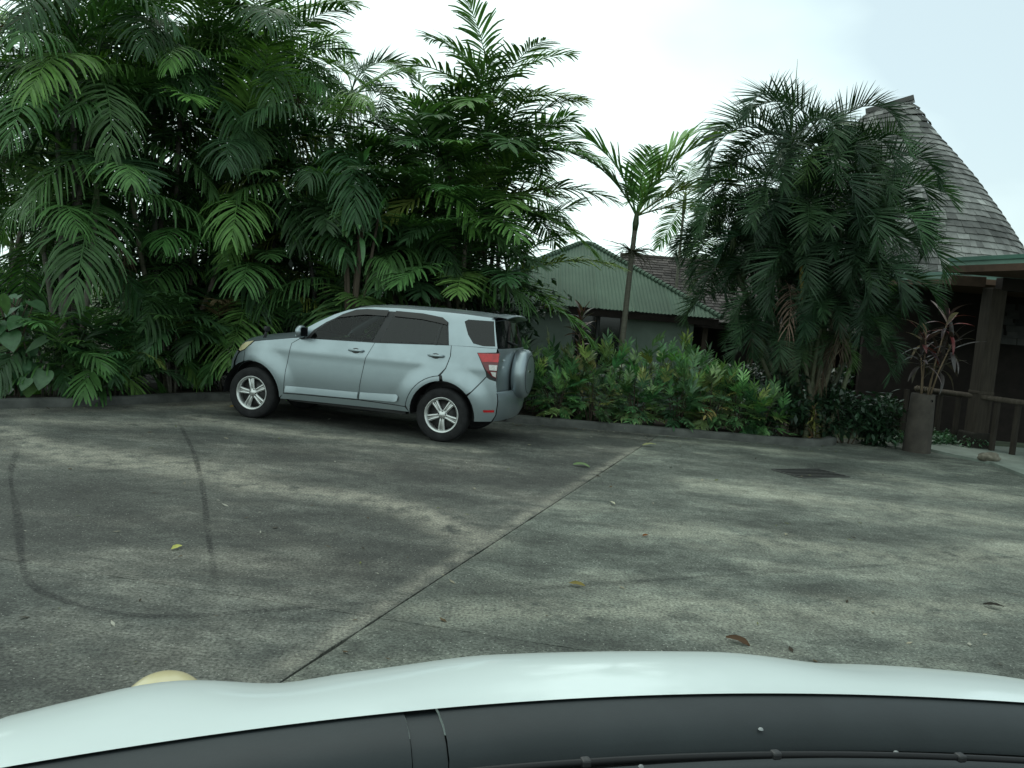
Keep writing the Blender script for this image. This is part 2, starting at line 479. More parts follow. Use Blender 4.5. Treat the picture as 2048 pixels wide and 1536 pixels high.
DARK_PATCHES = [([(-3.4, 6.4), (-1.4, 5.6), (-0.4, 5.3)], 0.75, 0.75), ([(-4.4, 6.2), (-3.0, 5.4)], 0.6, 0.6),
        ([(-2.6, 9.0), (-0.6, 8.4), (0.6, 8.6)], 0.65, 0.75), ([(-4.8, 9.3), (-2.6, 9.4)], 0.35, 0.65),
        ([(-3.3, 11.9), (-0.9, 11.3), (0.4, 11.6)], 0.8, 0.95), ([(-6.3, 9.6), (-5.3, 11.2), (-4.4, 12.9)], 0.3, 0.9),  # dark band along the car's centreline, another along the left kerb
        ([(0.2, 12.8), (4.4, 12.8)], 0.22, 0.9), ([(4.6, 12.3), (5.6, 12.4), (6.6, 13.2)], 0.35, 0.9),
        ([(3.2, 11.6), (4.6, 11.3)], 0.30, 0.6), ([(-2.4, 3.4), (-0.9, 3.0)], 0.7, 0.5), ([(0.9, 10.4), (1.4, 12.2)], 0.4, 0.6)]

def stains(x, y):
    o = []
    for grp in (SAND, (), DARK_PATCHES):
        s = 0.0
        for pts, w, a in grp:
            d = poly_dist(x, y, pts) / w
            if d < 2.6:
                s = max(s, a * math.exp(-d * d))
        o.append(s)
    return tuple(o)

J1a, J1b = Vector((-0.88, 3.73, 0)), Vector((1.87, 11.51, 0))
J2a, J2b = Vector((-2.9, 4.86, 0)), Vector((0.32, 4.27, 0))
n1 = Vector((-(J1b - J1a).y, (J1b - J1a).x, 0)).normalized()       # points to the left of joint 1
n2 = Vector((-(J2b - J2a).y, (J2b - J2a).x, 0)).normalized()       # points away from the camera

def frange(a, b, s):
    n = int(round((b - a) / s))
    return [a + (b - a) * i / n for i in range(n + 1)]

yard = tag(obj('yard', mesh('yard', [(-14, -3, -0.03), (14, -3, -0.03), (14, 14.6, -0.03), (-14, 14.6, -0.03)], [(0, 1, 2, 3)], M_JOINT)), kind='structure')
xs_y = [-14, -11, -9, -8] + frange(-7, 8, 0.06) + [9.5, 11.5, 14]
ys_y = [-3, -1, 0.5, 1.5, 2.2] + frange(2.6, 13.2, 0.055) + [14.6]
V0, F0 = gridmesh(xs_y, ys_y, lambda x, y: 0.0)
rg = random.Random(4)
for qi, (s1, s2, tint) in enumerate(((1, 1, (1.02, 1.0, 0.98)), (-1, 1, (1.30, 1.34, 1.28)), (1, -1, (0.95, 0.95, 0.94)), (-1, -1, (1.15, 1.18, 1.13)))):
    bm = bmesh.new()
    bvs = [bm.verts.new(p) for p in V0]
    for q in F0: bm.faces.new([bvs[i] for i in q])
    bmesh.ops.bisect_plane(bm, geom=bm.verts[:] + bm.edges[:] + bm.faces[:], plane_co=J1a + n1 * s1 * 0.0035, plane_no=n1 * s1, clear_inner=True)
    bmesh.ops.bisect_plane(bm, geom=bm.verts[:] + bm.edges[:] + bm.faces[:], plane_co=J2a + n2 * s2 * 0.002, plane_no=n2 * s2, clear_inner=True)
    bm.verts.ensure_lookup_table()
    for v in bm.verts:                                   # worn, slightly ragged joint edges
        d1 = (v.co - J1a).dot(n1) * s1; d2 = (v.co - J2a).dot(n2) * s2
        if d1 < 0.006: v.co += n1 * s1 * abs(noise.noise(v.co * 3.1)) * 0.012
        if d2 < 0.004: v.co += n2 * s2 * abs(noise.noise(v.co * 4.3)) * 0.005
    rim = [e for e in bm.edges if e.is_boundary]
    ex = bmesh.ops.extrude_edge_only(bm, edges=rim)
    for v in [g for g in ex['geom'] if isinstance(g, bmesh.types.BMVert)]:
        v.co.z -= 0.028
    m = bpy.data.meshes.new('concrete_slab')
    bm.to_mesh(m); bm.free()
    m.materials.append(M_CONC)
    ca = m.color_attributes.new('tint', 'FLOAT_COLOR', 'POINT')
    buf = []
    for v in m.vertices:
        s = stains(v.co.x, v.co.y)
        buf += [s[0], s[1], s[2], 1.0]
    ca.data.foreach_set('color', buf)
    obj('concrete_slab', m, yard, color=tint)

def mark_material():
    m, nn, ll, b = newmat('dark_line_film')
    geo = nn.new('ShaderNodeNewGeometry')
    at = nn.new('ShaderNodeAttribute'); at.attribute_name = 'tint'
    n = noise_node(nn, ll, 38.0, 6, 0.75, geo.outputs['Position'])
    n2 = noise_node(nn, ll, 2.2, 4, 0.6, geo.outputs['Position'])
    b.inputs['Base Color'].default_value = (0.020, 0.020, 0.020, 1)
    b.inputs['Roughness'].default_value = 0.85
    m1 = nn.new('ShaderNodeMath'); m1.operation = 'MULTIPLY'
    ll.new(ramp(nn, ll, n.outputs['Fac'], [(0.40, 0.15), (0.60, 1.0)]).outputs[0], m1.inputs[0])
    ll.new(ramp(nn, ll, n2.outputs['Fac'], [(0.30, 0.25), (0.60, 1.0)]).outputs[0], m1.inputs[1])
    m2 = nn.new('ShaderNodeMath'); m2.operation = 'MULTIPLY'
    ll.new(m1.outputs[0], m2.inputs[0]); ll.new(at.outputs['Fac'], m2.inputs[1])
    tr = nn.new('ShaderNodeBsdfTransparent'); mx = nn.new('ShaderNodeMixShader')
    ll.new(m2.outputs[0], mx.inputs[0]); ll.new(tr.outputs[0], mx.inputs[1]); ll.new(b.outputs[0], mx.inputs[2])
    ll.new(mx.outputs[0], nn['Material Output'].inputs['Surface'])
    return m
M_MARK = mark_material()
def smooth_path(pts, step=0.08):
    P_ = [Vector((x, y, 0)) for x, y in pts]; out = []
    for i in range(len(P_) - 1):
        a, b, c, d = P_[max(i - 1, 0)], P_[i], P_[i + 1], P_[min(i + 2, len(P_) - 1)]
        n = max(2, int((c - b).length / step))
        for k in range(n):
            t = k / n
            out.append(0.5 * ((2 * b) + (c - a) * t + (2 * a - 5 * b + 4 * c - d) * t * t + (3 * b - a - 3 * c + d) * t ** 3))
    return out + [P_[-1]]
for pts, w, amp in DARK_LINES:  # dark see-through ribbons along curved paths over the concrete
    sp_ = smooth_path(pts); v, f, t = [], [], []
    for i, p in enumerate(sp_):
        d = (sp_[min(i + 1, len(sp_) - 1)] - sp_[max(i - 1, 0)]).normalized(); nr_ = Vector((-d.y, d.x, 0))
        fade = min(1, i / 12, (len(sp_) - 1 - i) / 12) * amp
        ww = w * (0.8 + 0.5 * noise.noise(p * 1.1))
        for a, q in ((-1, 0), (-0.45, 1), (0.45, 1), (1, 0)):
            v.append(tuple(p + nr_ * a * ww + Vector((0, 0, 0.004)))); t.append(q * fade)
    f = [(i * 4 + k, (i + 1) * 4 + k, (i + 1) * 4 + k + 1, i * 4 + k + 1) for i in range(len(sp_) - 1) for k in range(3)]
    obj('dark_line', mesh('dark_line', v, f, M_MARK, False, t), yard)

KERB = [(-11.5, 6.8), (-9.0, 8.3), (-7.6, 9.25), (-6.38, 10.24), (-5.58, 11.16), (-5.0, 12.0), (-4.55, 12.75), (-3.6, 13.05), (-2.0, 13.0),
        (0.26, 12.98), (2.25, 13.02), (4.33, 13.01), (4.9, 13.08), (5.35, 13.4), (5.6, 13.9), (5.9, 15.2), (6.2, 18.0)]
def resample(pts, step):
    out = []
    for i in range(len(pts) - 1):
        a, b = Vector((*pts[i], 0)), Vector((*pts[i + 1], 0))
        n = max(1, int((b - a).length / step))
        out += [a.lerp(b, k / n) for k in range(n)]
    out.append(Vector((*pts[-1], 0)))
    for _ in range(2):
        out = [out[0]] + [(out[i - 1] + out[i] * 2 + out[i + 1]) / 4 for i in range(1, len(out) - 1)] + [out[-1]]
    return out
KP = resample(KERB, 0.25)
kv, kf = [], []
prof = [(0.0, -0.02), (0.004, 0.085), (0.02, 0.105), (0.05, 0.115), (0.14, 0.118), (0.165, 0.10), (0.17, 0.02)]
for i, p in enumerate(KP):
    d = (KP[min(i + 1, len(KP) - 1)] - KP[max(i - 1, 0)]).normalized()
    nrm = Vector((-d.y, d.x, 0))
    for (a, z) in prof:
        j = noise.noise(Vector((p.x * 2.3, p.y * 2.3, a * 9))) * 0.010
        kv.append(p + nrm * (a + j) + Vector((0, 0, z + j)))
k = len(prof)
for i in range(len(KP) - 1):
    for j in range(k - 1):
        kf.append((i * k + j, (i + 1) * k + j, (i + 1) * k + j + 1, i * k + j + 1))
tag(obj('kerb', mesh('kerb', [tuple(p) for p in kv], kf, M_KERB, True)), kind='structure')

bv, bf = [], []
rows = 26
for i, p in enumerate(KP):
    d = (KP[min(i + 1, len(KP) - 1)] - KP[max(i - 1, 0)]).normalized()
    nrm = Vector((-d.y, d.x, 0))
    a = p + nrm * 0.15
    far = Vector((a.x * 1.35 - 0.2, 34.0, 0))
    for j in range(rows):
        t = (j / (rows - 1)) ** 2.0
        q = a.lerp(far, t)
        z = 0.085 + 0.05 * noise.noise(q * 1.7) + 0.02 * noise.noise(q * 7.0) if j else 0.07
        bv.append((q.x, q.y, z - 0.25 * min(1, t * 3)))
for i in range(len(KP) - 1):
    for j in range(rows - 1):
        bf.append((i * rows + j, (i + 1) * rows + j, (i + 1) * rows + j + 1, i * rows + j + 1))
tag(obj('garden_bed', mesh('garden_bed', bv, bf, M_SOIL, True)), kind='structure')

# path on the right with a thin raised edge
pp = [(7.0, 14.0), (7.25, 13.35), (7.55, 12.8), (7.42, 11.7), (7.5, 9.0), (14, 9.0), (14, 15.4), (9.4, 15.1), (8.4, 14.9), (7.4, 14.55), (7.05, 14.25)]
bm = bmesh.new()
fc = bm.faces.new([bm.verts.new((x, y, 0.045)) for x, y in pp])
ex = bmesh.ops.extrude_face_region(bm, geom=[fc])
for v in [g for g in ex['geom'] if isinstance(g, bmesh.types.BMVert)]: v.co.z -= 0.12
m = bpy.data.meshes.new('path'); bm.to_mesh(m); bm.free(); m.materials.append(M_PATH)
tag(obj('path', m), kind='structure')

# drain grate, set in the concrete
gr = empty('drain_grate', (3.93, 10.52, 0), R(27))
b_ = MB()
W_, D_ = 0.84, 0.50
for (cx, cy, dx, dy) in ((0, -D_ / 2, W_, 0.035), (0, D_ / 2, W_, 0.035), (-W_ / 2, 0, 0.035, D_ - 0.036), (W_ / 2, 0, 0.035, D_ - 0.036)):
    b_.box((cx, cy, 0.005), (dx, dy, 0.010))
b_.build('frame', M_IRON, gr)
MB().box((0, 0, 0.0022), (W_ - 0.04, D_ - 0.04, 0.0015)).build('pit', M_PIT, gr)
bar = MB().box((0, 0, 0), (W_ - 0.04, 0.030, 0.005)).mesh('bar', M_IRON)
for i in range(5):
    obj('bar', bar, gr, loc=(0, -D_ / 2 + 0.083 + i * 0.083, 0.0065))
tag(gr, 'black iron drain grate set flush in the concrete', 'drain grate')

# ------------------------------------------------------------------ house with green corrugated hip roof
rg = random.Random(11)
HX0, HX1, HYF, HYB, HZE = -1.42, 4.18, 17.0, 23.0, 1.96
HA = Vector((1.36, 20.0, 3.50)); HB = Vector((1.62, 20.0, 3.50))
house = empty('house', (1.4, 20.0, -0.3))
house_inv = Vector((-1.4, -20.0, 0.3))
def hl(p): return Vector(p) + house_inv
def corr_face(e0, e1, a0, a1, nrm, pitch=0.076, amp=0.009):
    """corrugated sheet from eave e0-e1 up to ridge a0-a1; the ribs run up the slope"""
    e0, e1, a0, a1 = Vector(e0), Vector(e1), Vector(a0), Vector(a1)
    ex = (e1 - e0).normalized(); L = (e1 - e0).length
    up = (a0 - e0) - ex * (a0 - e0).dot(ex)
    x0, x1 = (a0 - e0).dot(ex), (a1 - e0).dot(ex)
    n = int(L / (pitch / 6)); v, f, t = [], [], []
    ny = 5
    for i in range(n + 1):
        x = L * i / n
        h = min(1.0, x / x0 if x0 > 1e-6 else 1.0, (L - x) / (L - x1) if L - x1 > 1e-6 else 1.0)
        ph = 2 * math.pi * x / pitch
        sh = 0.93 + 0.12 * (noise.noise(Vector((math.floor(x / 0.762) * 7.7, 3.1, L))))
        for j in range(ny):
            s = h * j / (ny - 1)
            p = e0 + ex * x + up * s + nrm * (amp * math.sin(ph) + 0.012 * (1 if (x / 0.762) % 1 < 0.08 else 0))
            v.append(tuple(p)); t.append(sh)
    for i in range(n):
        for j in range(ny - 1):
            f.append((i * ny + j, (i + 1) * ny + j, (i + 1) * ny + j + 1, i * ny + j + 1))
    return mesh('roof_sheet', v, f, M_GREENROOF, True, t)
E = [hl((HX0, HYF, HZE)), hl((HX1, HYF, HZE)), hl((HX1, HYB, HZE)), hl((HX0, HYB, HZE))]
a_, c_ = hl(HA), hl(HB)
for (e0, e1, r0, r1) in ((E[0], E[1], a_, c_), (E[1], E[2], c_, c_), (E[2], E[3], c_, a_), (E[3], E[0], a_, a_)):
    nn_ = (e1 - e0).cross(r0 - e0).normalized()
    obj('roof_sheet', corr_face(e0, e1, r0, r1, nn_), house, color=(1, 1, 1))
for (p, q) in ((E[0], a_), (E[1], c_), (E[2], c_), (E[3], a_), (a_, c_)):
    b_ = MB(); n = max(2, int((q - p).length / 0.11))
    for i in range(n):                                   # scalloped ridge capping
        u, w = p.lerp(q, i / n), p.lerp(q, (i + 1) / n)
        b_.tube([u + Vector((0, 0, .028)), w + Vector((0, 0, .022))], [0.062, 0.048], 8, False)
    b_.build('ridge_cap', M_GREENROOF, house, True, color=(1.0, 1.0, 1.0))
# walls: front wall around a window, side and back walls
WX0, WX1, WYF, WYB, WZ0, WZ1 = -0.95, 3.72, 17.55, 22.5, -0.3, 2.18
OX0, OX1, OZ0, OZ1 = 1.18, 2.24, 0.72, 1.90
b_ = MB()
for (x0, x1, z0, z1) in ((WX0, OX0, WZ0, WZ1), (OX1, WX1, WZ0, WZ1), (OX0, OX1, OZ1, WZ1), (OX0, OX1, WZ0, OZ0)):
    b_.box(hl(((x0 + x1) / 2, WYF, (z0 + z1) / 2)), (x1 - x0, 0.16, z1 - z0))
b_.build('wall', M_WALL, house)
for x in (WX0 + 0.08, WX1 - 0.08):
    MB().box(hl((x, (WYF + WYB) / 2 + 0.04, 0.94)), (0.16, WYB - WYF - 0.085, 2.47)).build('wall', M_WALL, house)
MB().box(hl((1.385, WYB + 0.04, 0.94)), (4.66, 0.16, 2.47)).build('wall', M_WALL, house)
MB().box(hl((1.38, 20.0, HZE - 0.06)), (5.3, 5.7, 0.03)).build('soffit', M_WALL, house)
b_ = MB()
for (p, d) in (((1.38, HYF + 0.05, HZE - 0.09), (5.5, 0.03, 0.14)), ((HX0 + .06, 20, HZE - 0.09), (0.03, 5.86, 0.14)), ((HX1 - .06, 20, HZE - 0.09), (0.03, 5.86, 0.14))):
    b_.box(hl(p), d)
b_.build('fascia', M_DARKTIMBER, house)
win = MB()
for (cx, cz, dx, dz) in ((OX0 + .03, (OZ0 + OZ1) / 2, .06, OZ1 - OZ0), (OX1 - .03, (OZ0 + OZ1) / 2, .06, OZ1 - OZ0), ((OX0 + OX1) / 2, OZ0 + .03, OX1 - OX0 - .122, .06), ((OX0 + OX1) / 2, OZ1 - .03, OX1 - OX0 - .122, .06), ((OX0 + OX1) / 2, (OZ0 + OZ1) / 2, .05, OZ1 - OZ0 - .122)):
    win.box(hl((cx, WYF + 0.0, cz)), (dx, 0.07, dz))
wo = win.build('window', M_FRAME, house)
for x in ((OX0 * 3 + OX1) / 4, (OX0 + OX1 * 3) / 4):
    MB().box(hl((x + (0.005 if x < 1.7 else -0.005), WYF + 0.01, (OZ0 + OZ1) / 2)), ((OX1 - OX0) / 2 - 0.09, 0.008, OZ1 - OZ0 - .122)).build('pane', M_WINGLASS, wo)
MB().box(hl(((OX0 + OX1) / 2, WYF - 0.12, OZ0 - 0.03)), (OX1 - OX0 + 0.12, 0.1, 0.05)).build('sill', M_WALL, house)
tag(house, 'low pale walled house with green corrugated hip roof behind the hedge', 'house')

# ------------------------------------------------------------------ shingles
def sstep(a, b, x):
    t = max(0.0, min(1.0, (x - a) / (b - a)))
    return t * t * (3 - 2 * t)
def shingle(mb, c, tan, upv, nrm, w, l, th, t):
    """one split shingle: butt end lower and thicker"""
    a = c - tan * (w / 2); b = c + tan * (w / 2)
    v = [a, b, b + upv * l - nrm * th, a + upv * l - nrm * th,
         a + nrm * th, b + nrm * th, b + upv * l - nrm * (th * 0.55), a + upv * l - nrm * (th * 0.55)]
    f = [(4, 5, 6, 7), (0, 4, 7, 3), (1, 2, 6, 5), (0, 1, 5, 4), (2, 3, 7, 6)]
    mb.add(v, f, t)

# pavilion with brown shingle roof behind the house
rg = random.Random(21)
pav = empty('pavilion', (6.4, 20.5, -0.3))
pinv = Vector((-6.4, -20.5, 0.3))
PE0, PE1 = Vector((2.6, 18.9, 1.90)), Vector((9.6, 18.9, 1.90))
PR0, PR1 = Vector((2.6, 22.3, 3.50)), Vector((9.6, 22.3, 3.50))
upv = (PR0 - PE0).normalized(); tan = Vector((1, 0, 0)); nrm = tan.cross(upv)
b_ = MB(); SL = (PR0 - PE0).length; rowh = 0.17; k = int(SL / rowh)
big_left = 0
for i in range(k):
    x = 0.0
    while x < 6.95:
        w = rg.uniform(0.14, 0.30)
        c = PE0 + upv * (i * rowh + rg.uniform(-.012, .012)) + tan * (x + w / 2) + pinv
        t = rg.uniform(0.55, 1.5)
        if i < 3 or True:
            shingle(b_, c, tan, upv, nrm, w * 0.94, rowh * 1.35, 0.014, t)
        x += w
o = b_.build('shingles', M_BSHINGLE, pav, color=(1, 1, 1)); o['kind'] = 'stuff'
b_ = MB()
v = [PE0 - nrm * 0.03, PE1 - nrm * 0.03, PR1 - nrm * 0.03, PR0 - nrm * 0.03, Vector((9.6, 25.7, 1.87)), Vector((2.6, 25.7, 1.87))]
b_.add([p + pinv for p in v], [(0, 1, 2, 3), (3, 2, 4, 5)])
b_.build('roof_deck', M_UNDER, pav)
MB().tube([PR0 + pinv, PR1 + pinv], 0.06, 8).build('ridge_cap', M_BSHINGLE, pav, True, color=(1, 1, 1))
MB().box(Vector((6.1, 19.0, 1.82)) + pinv, (7.0, 0.05, 0.14)).build('fascia', M_DARKTIMBER, pav)
for (x, y) in ((4.35, 19.2), (5.45, 19.2), (7.2, 19.2), (8.9, 19.2), (4.35, 25.3), (7.35, 25.3), (8.9, 25.3)):
    MB().box(Vector((x, y, 0.75)) + pinv, (0.13, 0.13, 2.1), bevel=0.01).build('post', M_POST, pav, color=(1.5, 1.4, 1.3))
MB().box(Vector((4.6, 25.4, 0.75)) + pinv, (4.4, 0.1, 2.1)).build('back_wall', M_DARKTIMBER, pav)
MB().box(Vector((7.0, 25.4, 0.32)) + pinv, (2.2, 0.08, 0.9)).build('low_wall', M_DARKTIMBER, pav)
tag(pav, 'open pavilion with brown shingle roof and timber posts behind the green roofed house', 'pavilion')
MB().box((8.0, 31.0, 0.9), (6.0, 0.15, 2.6)).build('boundary_wall', M_WHITEWALL)
tag(bpy.data.objects['boundary_wall'], 'pale rendered wall seen through the open pavilion', 'wall')

# ------------------------------------------------------------------ tall hall with steep rounded shingle roof
rg = random.Random(33)
hall = empty('hall', (9.98, 24.0, -0.3), R(-30))
HPROF = [(3.20, 4.38), (4.20, 3.88), (4.57, 3.66), (5.37, 3.12), (6.25, 2.46), (7.05, 1.78), (7.85, 1.05), (8.42, 0.48)]
def hall_r(z):
    for (z0, r0), (z1, r1) in zip(HPROF, HPROF[1:]):
        if z <= z1: return r0 + (r1 - r0) * (z - z0) / (z1 - z0)
    return HPROF[-1][1]
def hall_pt(z, a, off=0.0):
    r = hall_r(z) + off
    A = r; B = max(0.06, (r - 0.45)) * 1.02
    ca, sa = math.cos(a), math.sin(a)
    e = 2 / 2.5
    X = A * math.copysign(abs(ca) ** e, ca)
    return Vector((X, B * math.copysign(abs(sa) ** e, sa), z + 0.3 + 0.13 * (X / 0.5) * sstep(7.5, 8.4, z)))
# shell under the shingles
v, f = [], []
zs = [3.20 + (8.42 - 3.20) * i / 24 for i in range(25)]
for z in zs:
    for k in range(64): v.append(tuple(hall_pt(z, 2 * math.pi * k / 64, -0.035)))
for i in range(24):
    for k in range(64): f.append((i * 64 + k, i * 64 + (k + 1) % 64, (i + 1) * 64 + (k + 1) % 64, (i + 1) * 64 + k))
obj('roof_shell', mesh('roof_shell', v, f, M_UNDER, True), hall)
cand = []
z = 3.20; course = 0
while z < 8.36:
    dz = 0.17
    pts = [hall_pt(z, math.pi + math.pi * 1.0 * k / 240 * 1.0) for k in range(241)]      # front half, from -x round to +x
    acc = [0.0]
    for k in range(240): acc.append(acc[-1] + (pts[k + 1] - pts[k]).length)
    s = rg.uniform(-0.1, 0); idx = 0
    z += dz; course += 1
    while s < acc[-1]:
        w = rg.uniform(0.17, 0.33)
        m_ = min(max(s + w / 2, 0), acc[-1] - 1e-4)
        while idx < 239 and acc[idx + 1] < m_: idx += 1
        p = pts[idx].lerp(pts[idx + 1], (m_ - acc[idx]) / max(1e-6, acc[idx + 1] - acc[idx]))
        tan = (pts[idx + 1] - pts[idx]).normalized()
        an = math.pi + math.pi * (idx + .5) / 240
        upv = (hall_pt(min(z + 0.12, 8.42), an) - hall_pt(z - dz, an)).normalized()
        upv = (upv - tan * upv.dot(tan)).normalized()
        nrm = tan.cross(upv).normalized()
        moss = 0.55 + 0.45 * min(1, max(0, noise.noise(p * 0.9) * 1.6 + 0.75))
        if z > 7.4: moss *= 0.55 + 0.45 * (noise.noise(p * 2.2) > -0.12)
        t = rg.uniform(0.62, 1.38) * moss * (1.25 if rg.random() < 0.06 else 1)
        c = p + upv * rg.uniform(-.012, .012) + nrm * rg.uniform(0.0, 0.008)
        cand.append((course, p.x, (c, tan, upv, nrm, w * 0.955, 0.26, 0.021), t))
        s += w
own = sorted([c for c in cand if c[1] > 0.4 and c[0] > 4], key=lambda c: c[0])[:300]
ownset = set(id(c) for c in own)
b_ = MB()
for c in cand:
    if id(c) in ownset: continue
    shingle(b_, *c[2], c[3])
o = b_.build('shingles', M_SHINGLE, hall, color=(1, 1, 1)); o['kind'] = 'stuff'
for c in own:
    q = MB(); shingle(q, *c[2], c[3])
    cc = c[2][0]
    q.v = [(p[0] - cc.x, p[1] - cc.y, p[2] - cc.z) for p in q.v]
    q.build('shingle', M_SHINGLE, hall, loc=cc, color=(1, 1, 1))
b_ = MB()
for sgn in (-1, 1):
    b_.box((0, 0, 0), (1, 1, 1), M=Matrix.Translation((0.0, sgn * 0.07, 8.74)) @ Matrix.Rotation(R(-15), 4, 'Y') @ Matrix.Rotation(sgn * R(-56), 4, 'X') @ Matrix.Diagonal((1.26, 0.20, 0.02, 1)), t=0.5)
b_.build('ridge_board', M_SHINGLE, hall, color=(0.5, 0.5, 0.5))
obj('wall', MB().lathe([(3.5, 0.0), (3.5, 4.0)], 40).mesh('wall', M_DARKTIMBER, True), hall)
tag(hall, 'tall hall with steep rounded roof of weathered grey shingles', 'hall')

# ------------------------------------------------------------------ porch on the right: green edged canopies, timber posts, rail
por = empty('porch', (8.4, 14.4, 0))
pi_ = Vector((-8.4, -14.4, 0))
def slab(name, pts, z0, z1, mat, parent, off=pi_, **k):
    bm = bmesh.new()
    fc = bm.faces.new([bm.verts.new(Vector((x, y, z0)) + off) for x, y in pts])
    ex = bmesh.ops.extrude_face_region(bm, geom=[fc])
    for v in [g for g in ex['geom'] if isinstance(g, bmesh.types.BMVert)]: v.co.z += z1 - z0
    bmesh.ops.recalc_face_normals(bm, faces=bm.faces)
    m = bpy.data.meshes.new(name); bm.to_mesh(m); bm.free(); m.materials.append(mat)
    a = m.color_attributes.new('tint', 'FLOAT_COLOR', 'POINT')
    a.data.foreach_set('color', [1.0] * (4 * len(m.vertices)))
    return obj(name, m, parent, **k)
def offs(pts, d):
    c = Vector((sum(p[0] for p in pts) / len(pts), sum(p[1] for p in pts) / len(pts)))
    return [(p[0] + math.copysign(d, p[0] - c.x), p[1] + math.copysign(d, p[1] - c.y)) for p in pts]
UP = [(7.39, 14.5), (8.25, 11.6), (13.5, 11.6), (13.5, 14.5)]
slab('roof_edge', offs(UP, 0.03), 3.245, 3.31, M_GREENTRIM, por)
slab('gutter', UP, 3.17, 3.243, M_GREENTRIM2, por)
slab('fascia_board', offs(UP, -0.03), 3.055, 3.168, M_TIMBER, por, color=(1, 1, 1))
LO = [(7.6, 17.9), (8.22, 15.3), (13.5, 15.3), (13.5, 17.9)]
slab('roof_edge', offs(LO, 0.03), 3.135, 3.195, M_GREENTRIM, por)
slab('gutter', LO, 3.065, 3.133, M_GREENTRIM2, por)
slab('fascia_board', offs(LO, -0.03), 2.965, 3.063, M_TIMBER, por, color=(1.25, 1.2, 1.15))
MB().box(Vector((7.95, 14.9, 2.96)) + pi_, (0.55, 0.30, 0.18), rz=R(-20), bevel=0.008).build('beam', M_TIMBER, por, color=(0.8, 0.8, 0.8))
MB().box(Vector((10.6, 14.6, 2.94)) + pi_, (4.5, 0.22, 0.22), bevel=0.008).build('beam', M_DARKTIMBER, por, color=(1, 1, 1))
MB().box(Vector((8.32, 14.65, 1.44)) + pi_, (0.28, 0.28, 2.84), rz=R(8), bevel=0.015).build('post', M_POST, por, color=(1, 1, 1))
MB().box(Vector((8.32, 14.65, 0.16)) + pi_, (0.42, 0.42, 0.30), rz=R(8), bevel=0.03).build('post_base', M_POST, por, color=(0.55, 0.6, 0.6))
MB().box(Vector((8.32, 14.65, 0.80 + 0.22)) + pi_, (0.292, 0.292, 0.05), rz=R(8), bevel=0.008).build('post_band', M_POST, por, color=(1.2, 1.2, 1.2))
MB().box(Vector((11.9, 14.6, 1.44)) + pi_, (0.34, 0.34, 2.84), bevel=0.015).build('post', M_POST, por, color=(1, 1, 1))
MB().box(Vector((8.75, 12.1, 1.62)) + pi_, (0.2, 0.2, 2.86), bevel=0.015).build('post', M_POST, por, color=(0.4, 0.4, 0.4))
rail = MB().tube([Vector((7.72, 15.82, 0.93)) + pi_, Vector((8.0, 15.2, 0.94)) + pi_, Vector((8.75, 13.4, 0.95)) + pi_], [0.045, 0.05, 0.045], 10)
ro = rail.build('rail', M_POST, por, True, color=(1.6, 1.6, 1.6))
rw = MB()
for i in range(7):
    c = Vector((7.72, 15.75, 0.935)).lerp(Vector((7.86, 15.48, 0.938)), i / 6) + pi_
    rw.lathe([(0.052, -0.008), (0.060, 0), (0.052, 0.008)], 12, Matrix.Translation(c) @ Vector((0.45, -0.9, 0.05)).to_track_quat('Z', 'Y').to_matrix().to_4x4())
rw.build('rope_lashing', M_POST, ro, True, color=(3.2, 3.2, 2.8))
for i in range(8):
    a = Vector((7.55, 16.2, 0)).lerp(Vector((8.75, 13.4, 0)), (i + 0.5) / 8)
    if (a - Vector((8.32, 14.65, 0))).length < 0.35: continue
    MB().box(a + Vector((0.04, 0, 0.45)) + pi_, (0.07, 0.07, 0.88), rz=0.4).build('baluster', M_POST, por, color=(0.8, 0.8, 0.8))
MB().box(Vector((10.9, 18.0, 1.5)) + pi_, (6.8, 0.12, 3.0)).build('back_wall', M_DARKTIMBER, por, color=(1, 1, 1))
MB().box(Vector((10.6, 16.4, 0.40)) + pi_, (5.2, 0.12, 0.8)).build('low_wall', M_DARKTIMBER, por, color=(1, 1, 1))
# shingled skirt roof under the canopy at the far right
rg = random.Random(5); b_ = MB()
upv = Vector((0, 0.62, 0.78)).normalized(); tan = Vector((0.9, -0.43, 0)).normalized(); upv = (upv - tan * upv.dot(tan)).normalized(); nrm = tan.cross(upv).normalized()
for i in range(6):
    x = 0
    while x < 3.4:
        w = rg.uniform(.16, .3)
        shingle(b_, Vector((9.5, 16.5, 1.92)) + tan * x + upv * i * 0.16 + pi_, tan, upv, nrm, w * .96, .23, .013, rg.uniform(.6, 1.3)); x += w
o = b_.build('skirt_shingles', M_SHINGLE, por, color=(0.22, 0.22, 0.22)); o['kind'] = 'stuff'  # shade under the canopy is put into this darkened object colour
tag(por, 'dark timber porch with green edged canopies, heavy post and log rail', 'porch')

# planter tube and stone
pot = empty('planter', (6.78, 13.6, 0))
MB().lathe([(0.215, -0.02), (0.215, 0.03), (0.205, 0.4), (0.188, 0.85), (0.182, 0.96), (0.17, 0.97), (0.16, 0.96), (0.155, 0.85)], 28).build('tube', M_POT, pot, True)
MB().lathe([(0.0, 0.87), (0.16, 0.87)], 20).build('soil', M_SOIL, pot)
MB().lathe([(0.0, 0.0), (0.02, 0.0), (0.02, 0.012)], 10, Matrix.Translation((0.06, -0.176, 0.87)) @ Matrix.Rotation(R(90), 4, 'X')).build('hole', M_PIT, pot)
tag(pot, 'tall weathered brown tube planter beside the porch path', 'planter')

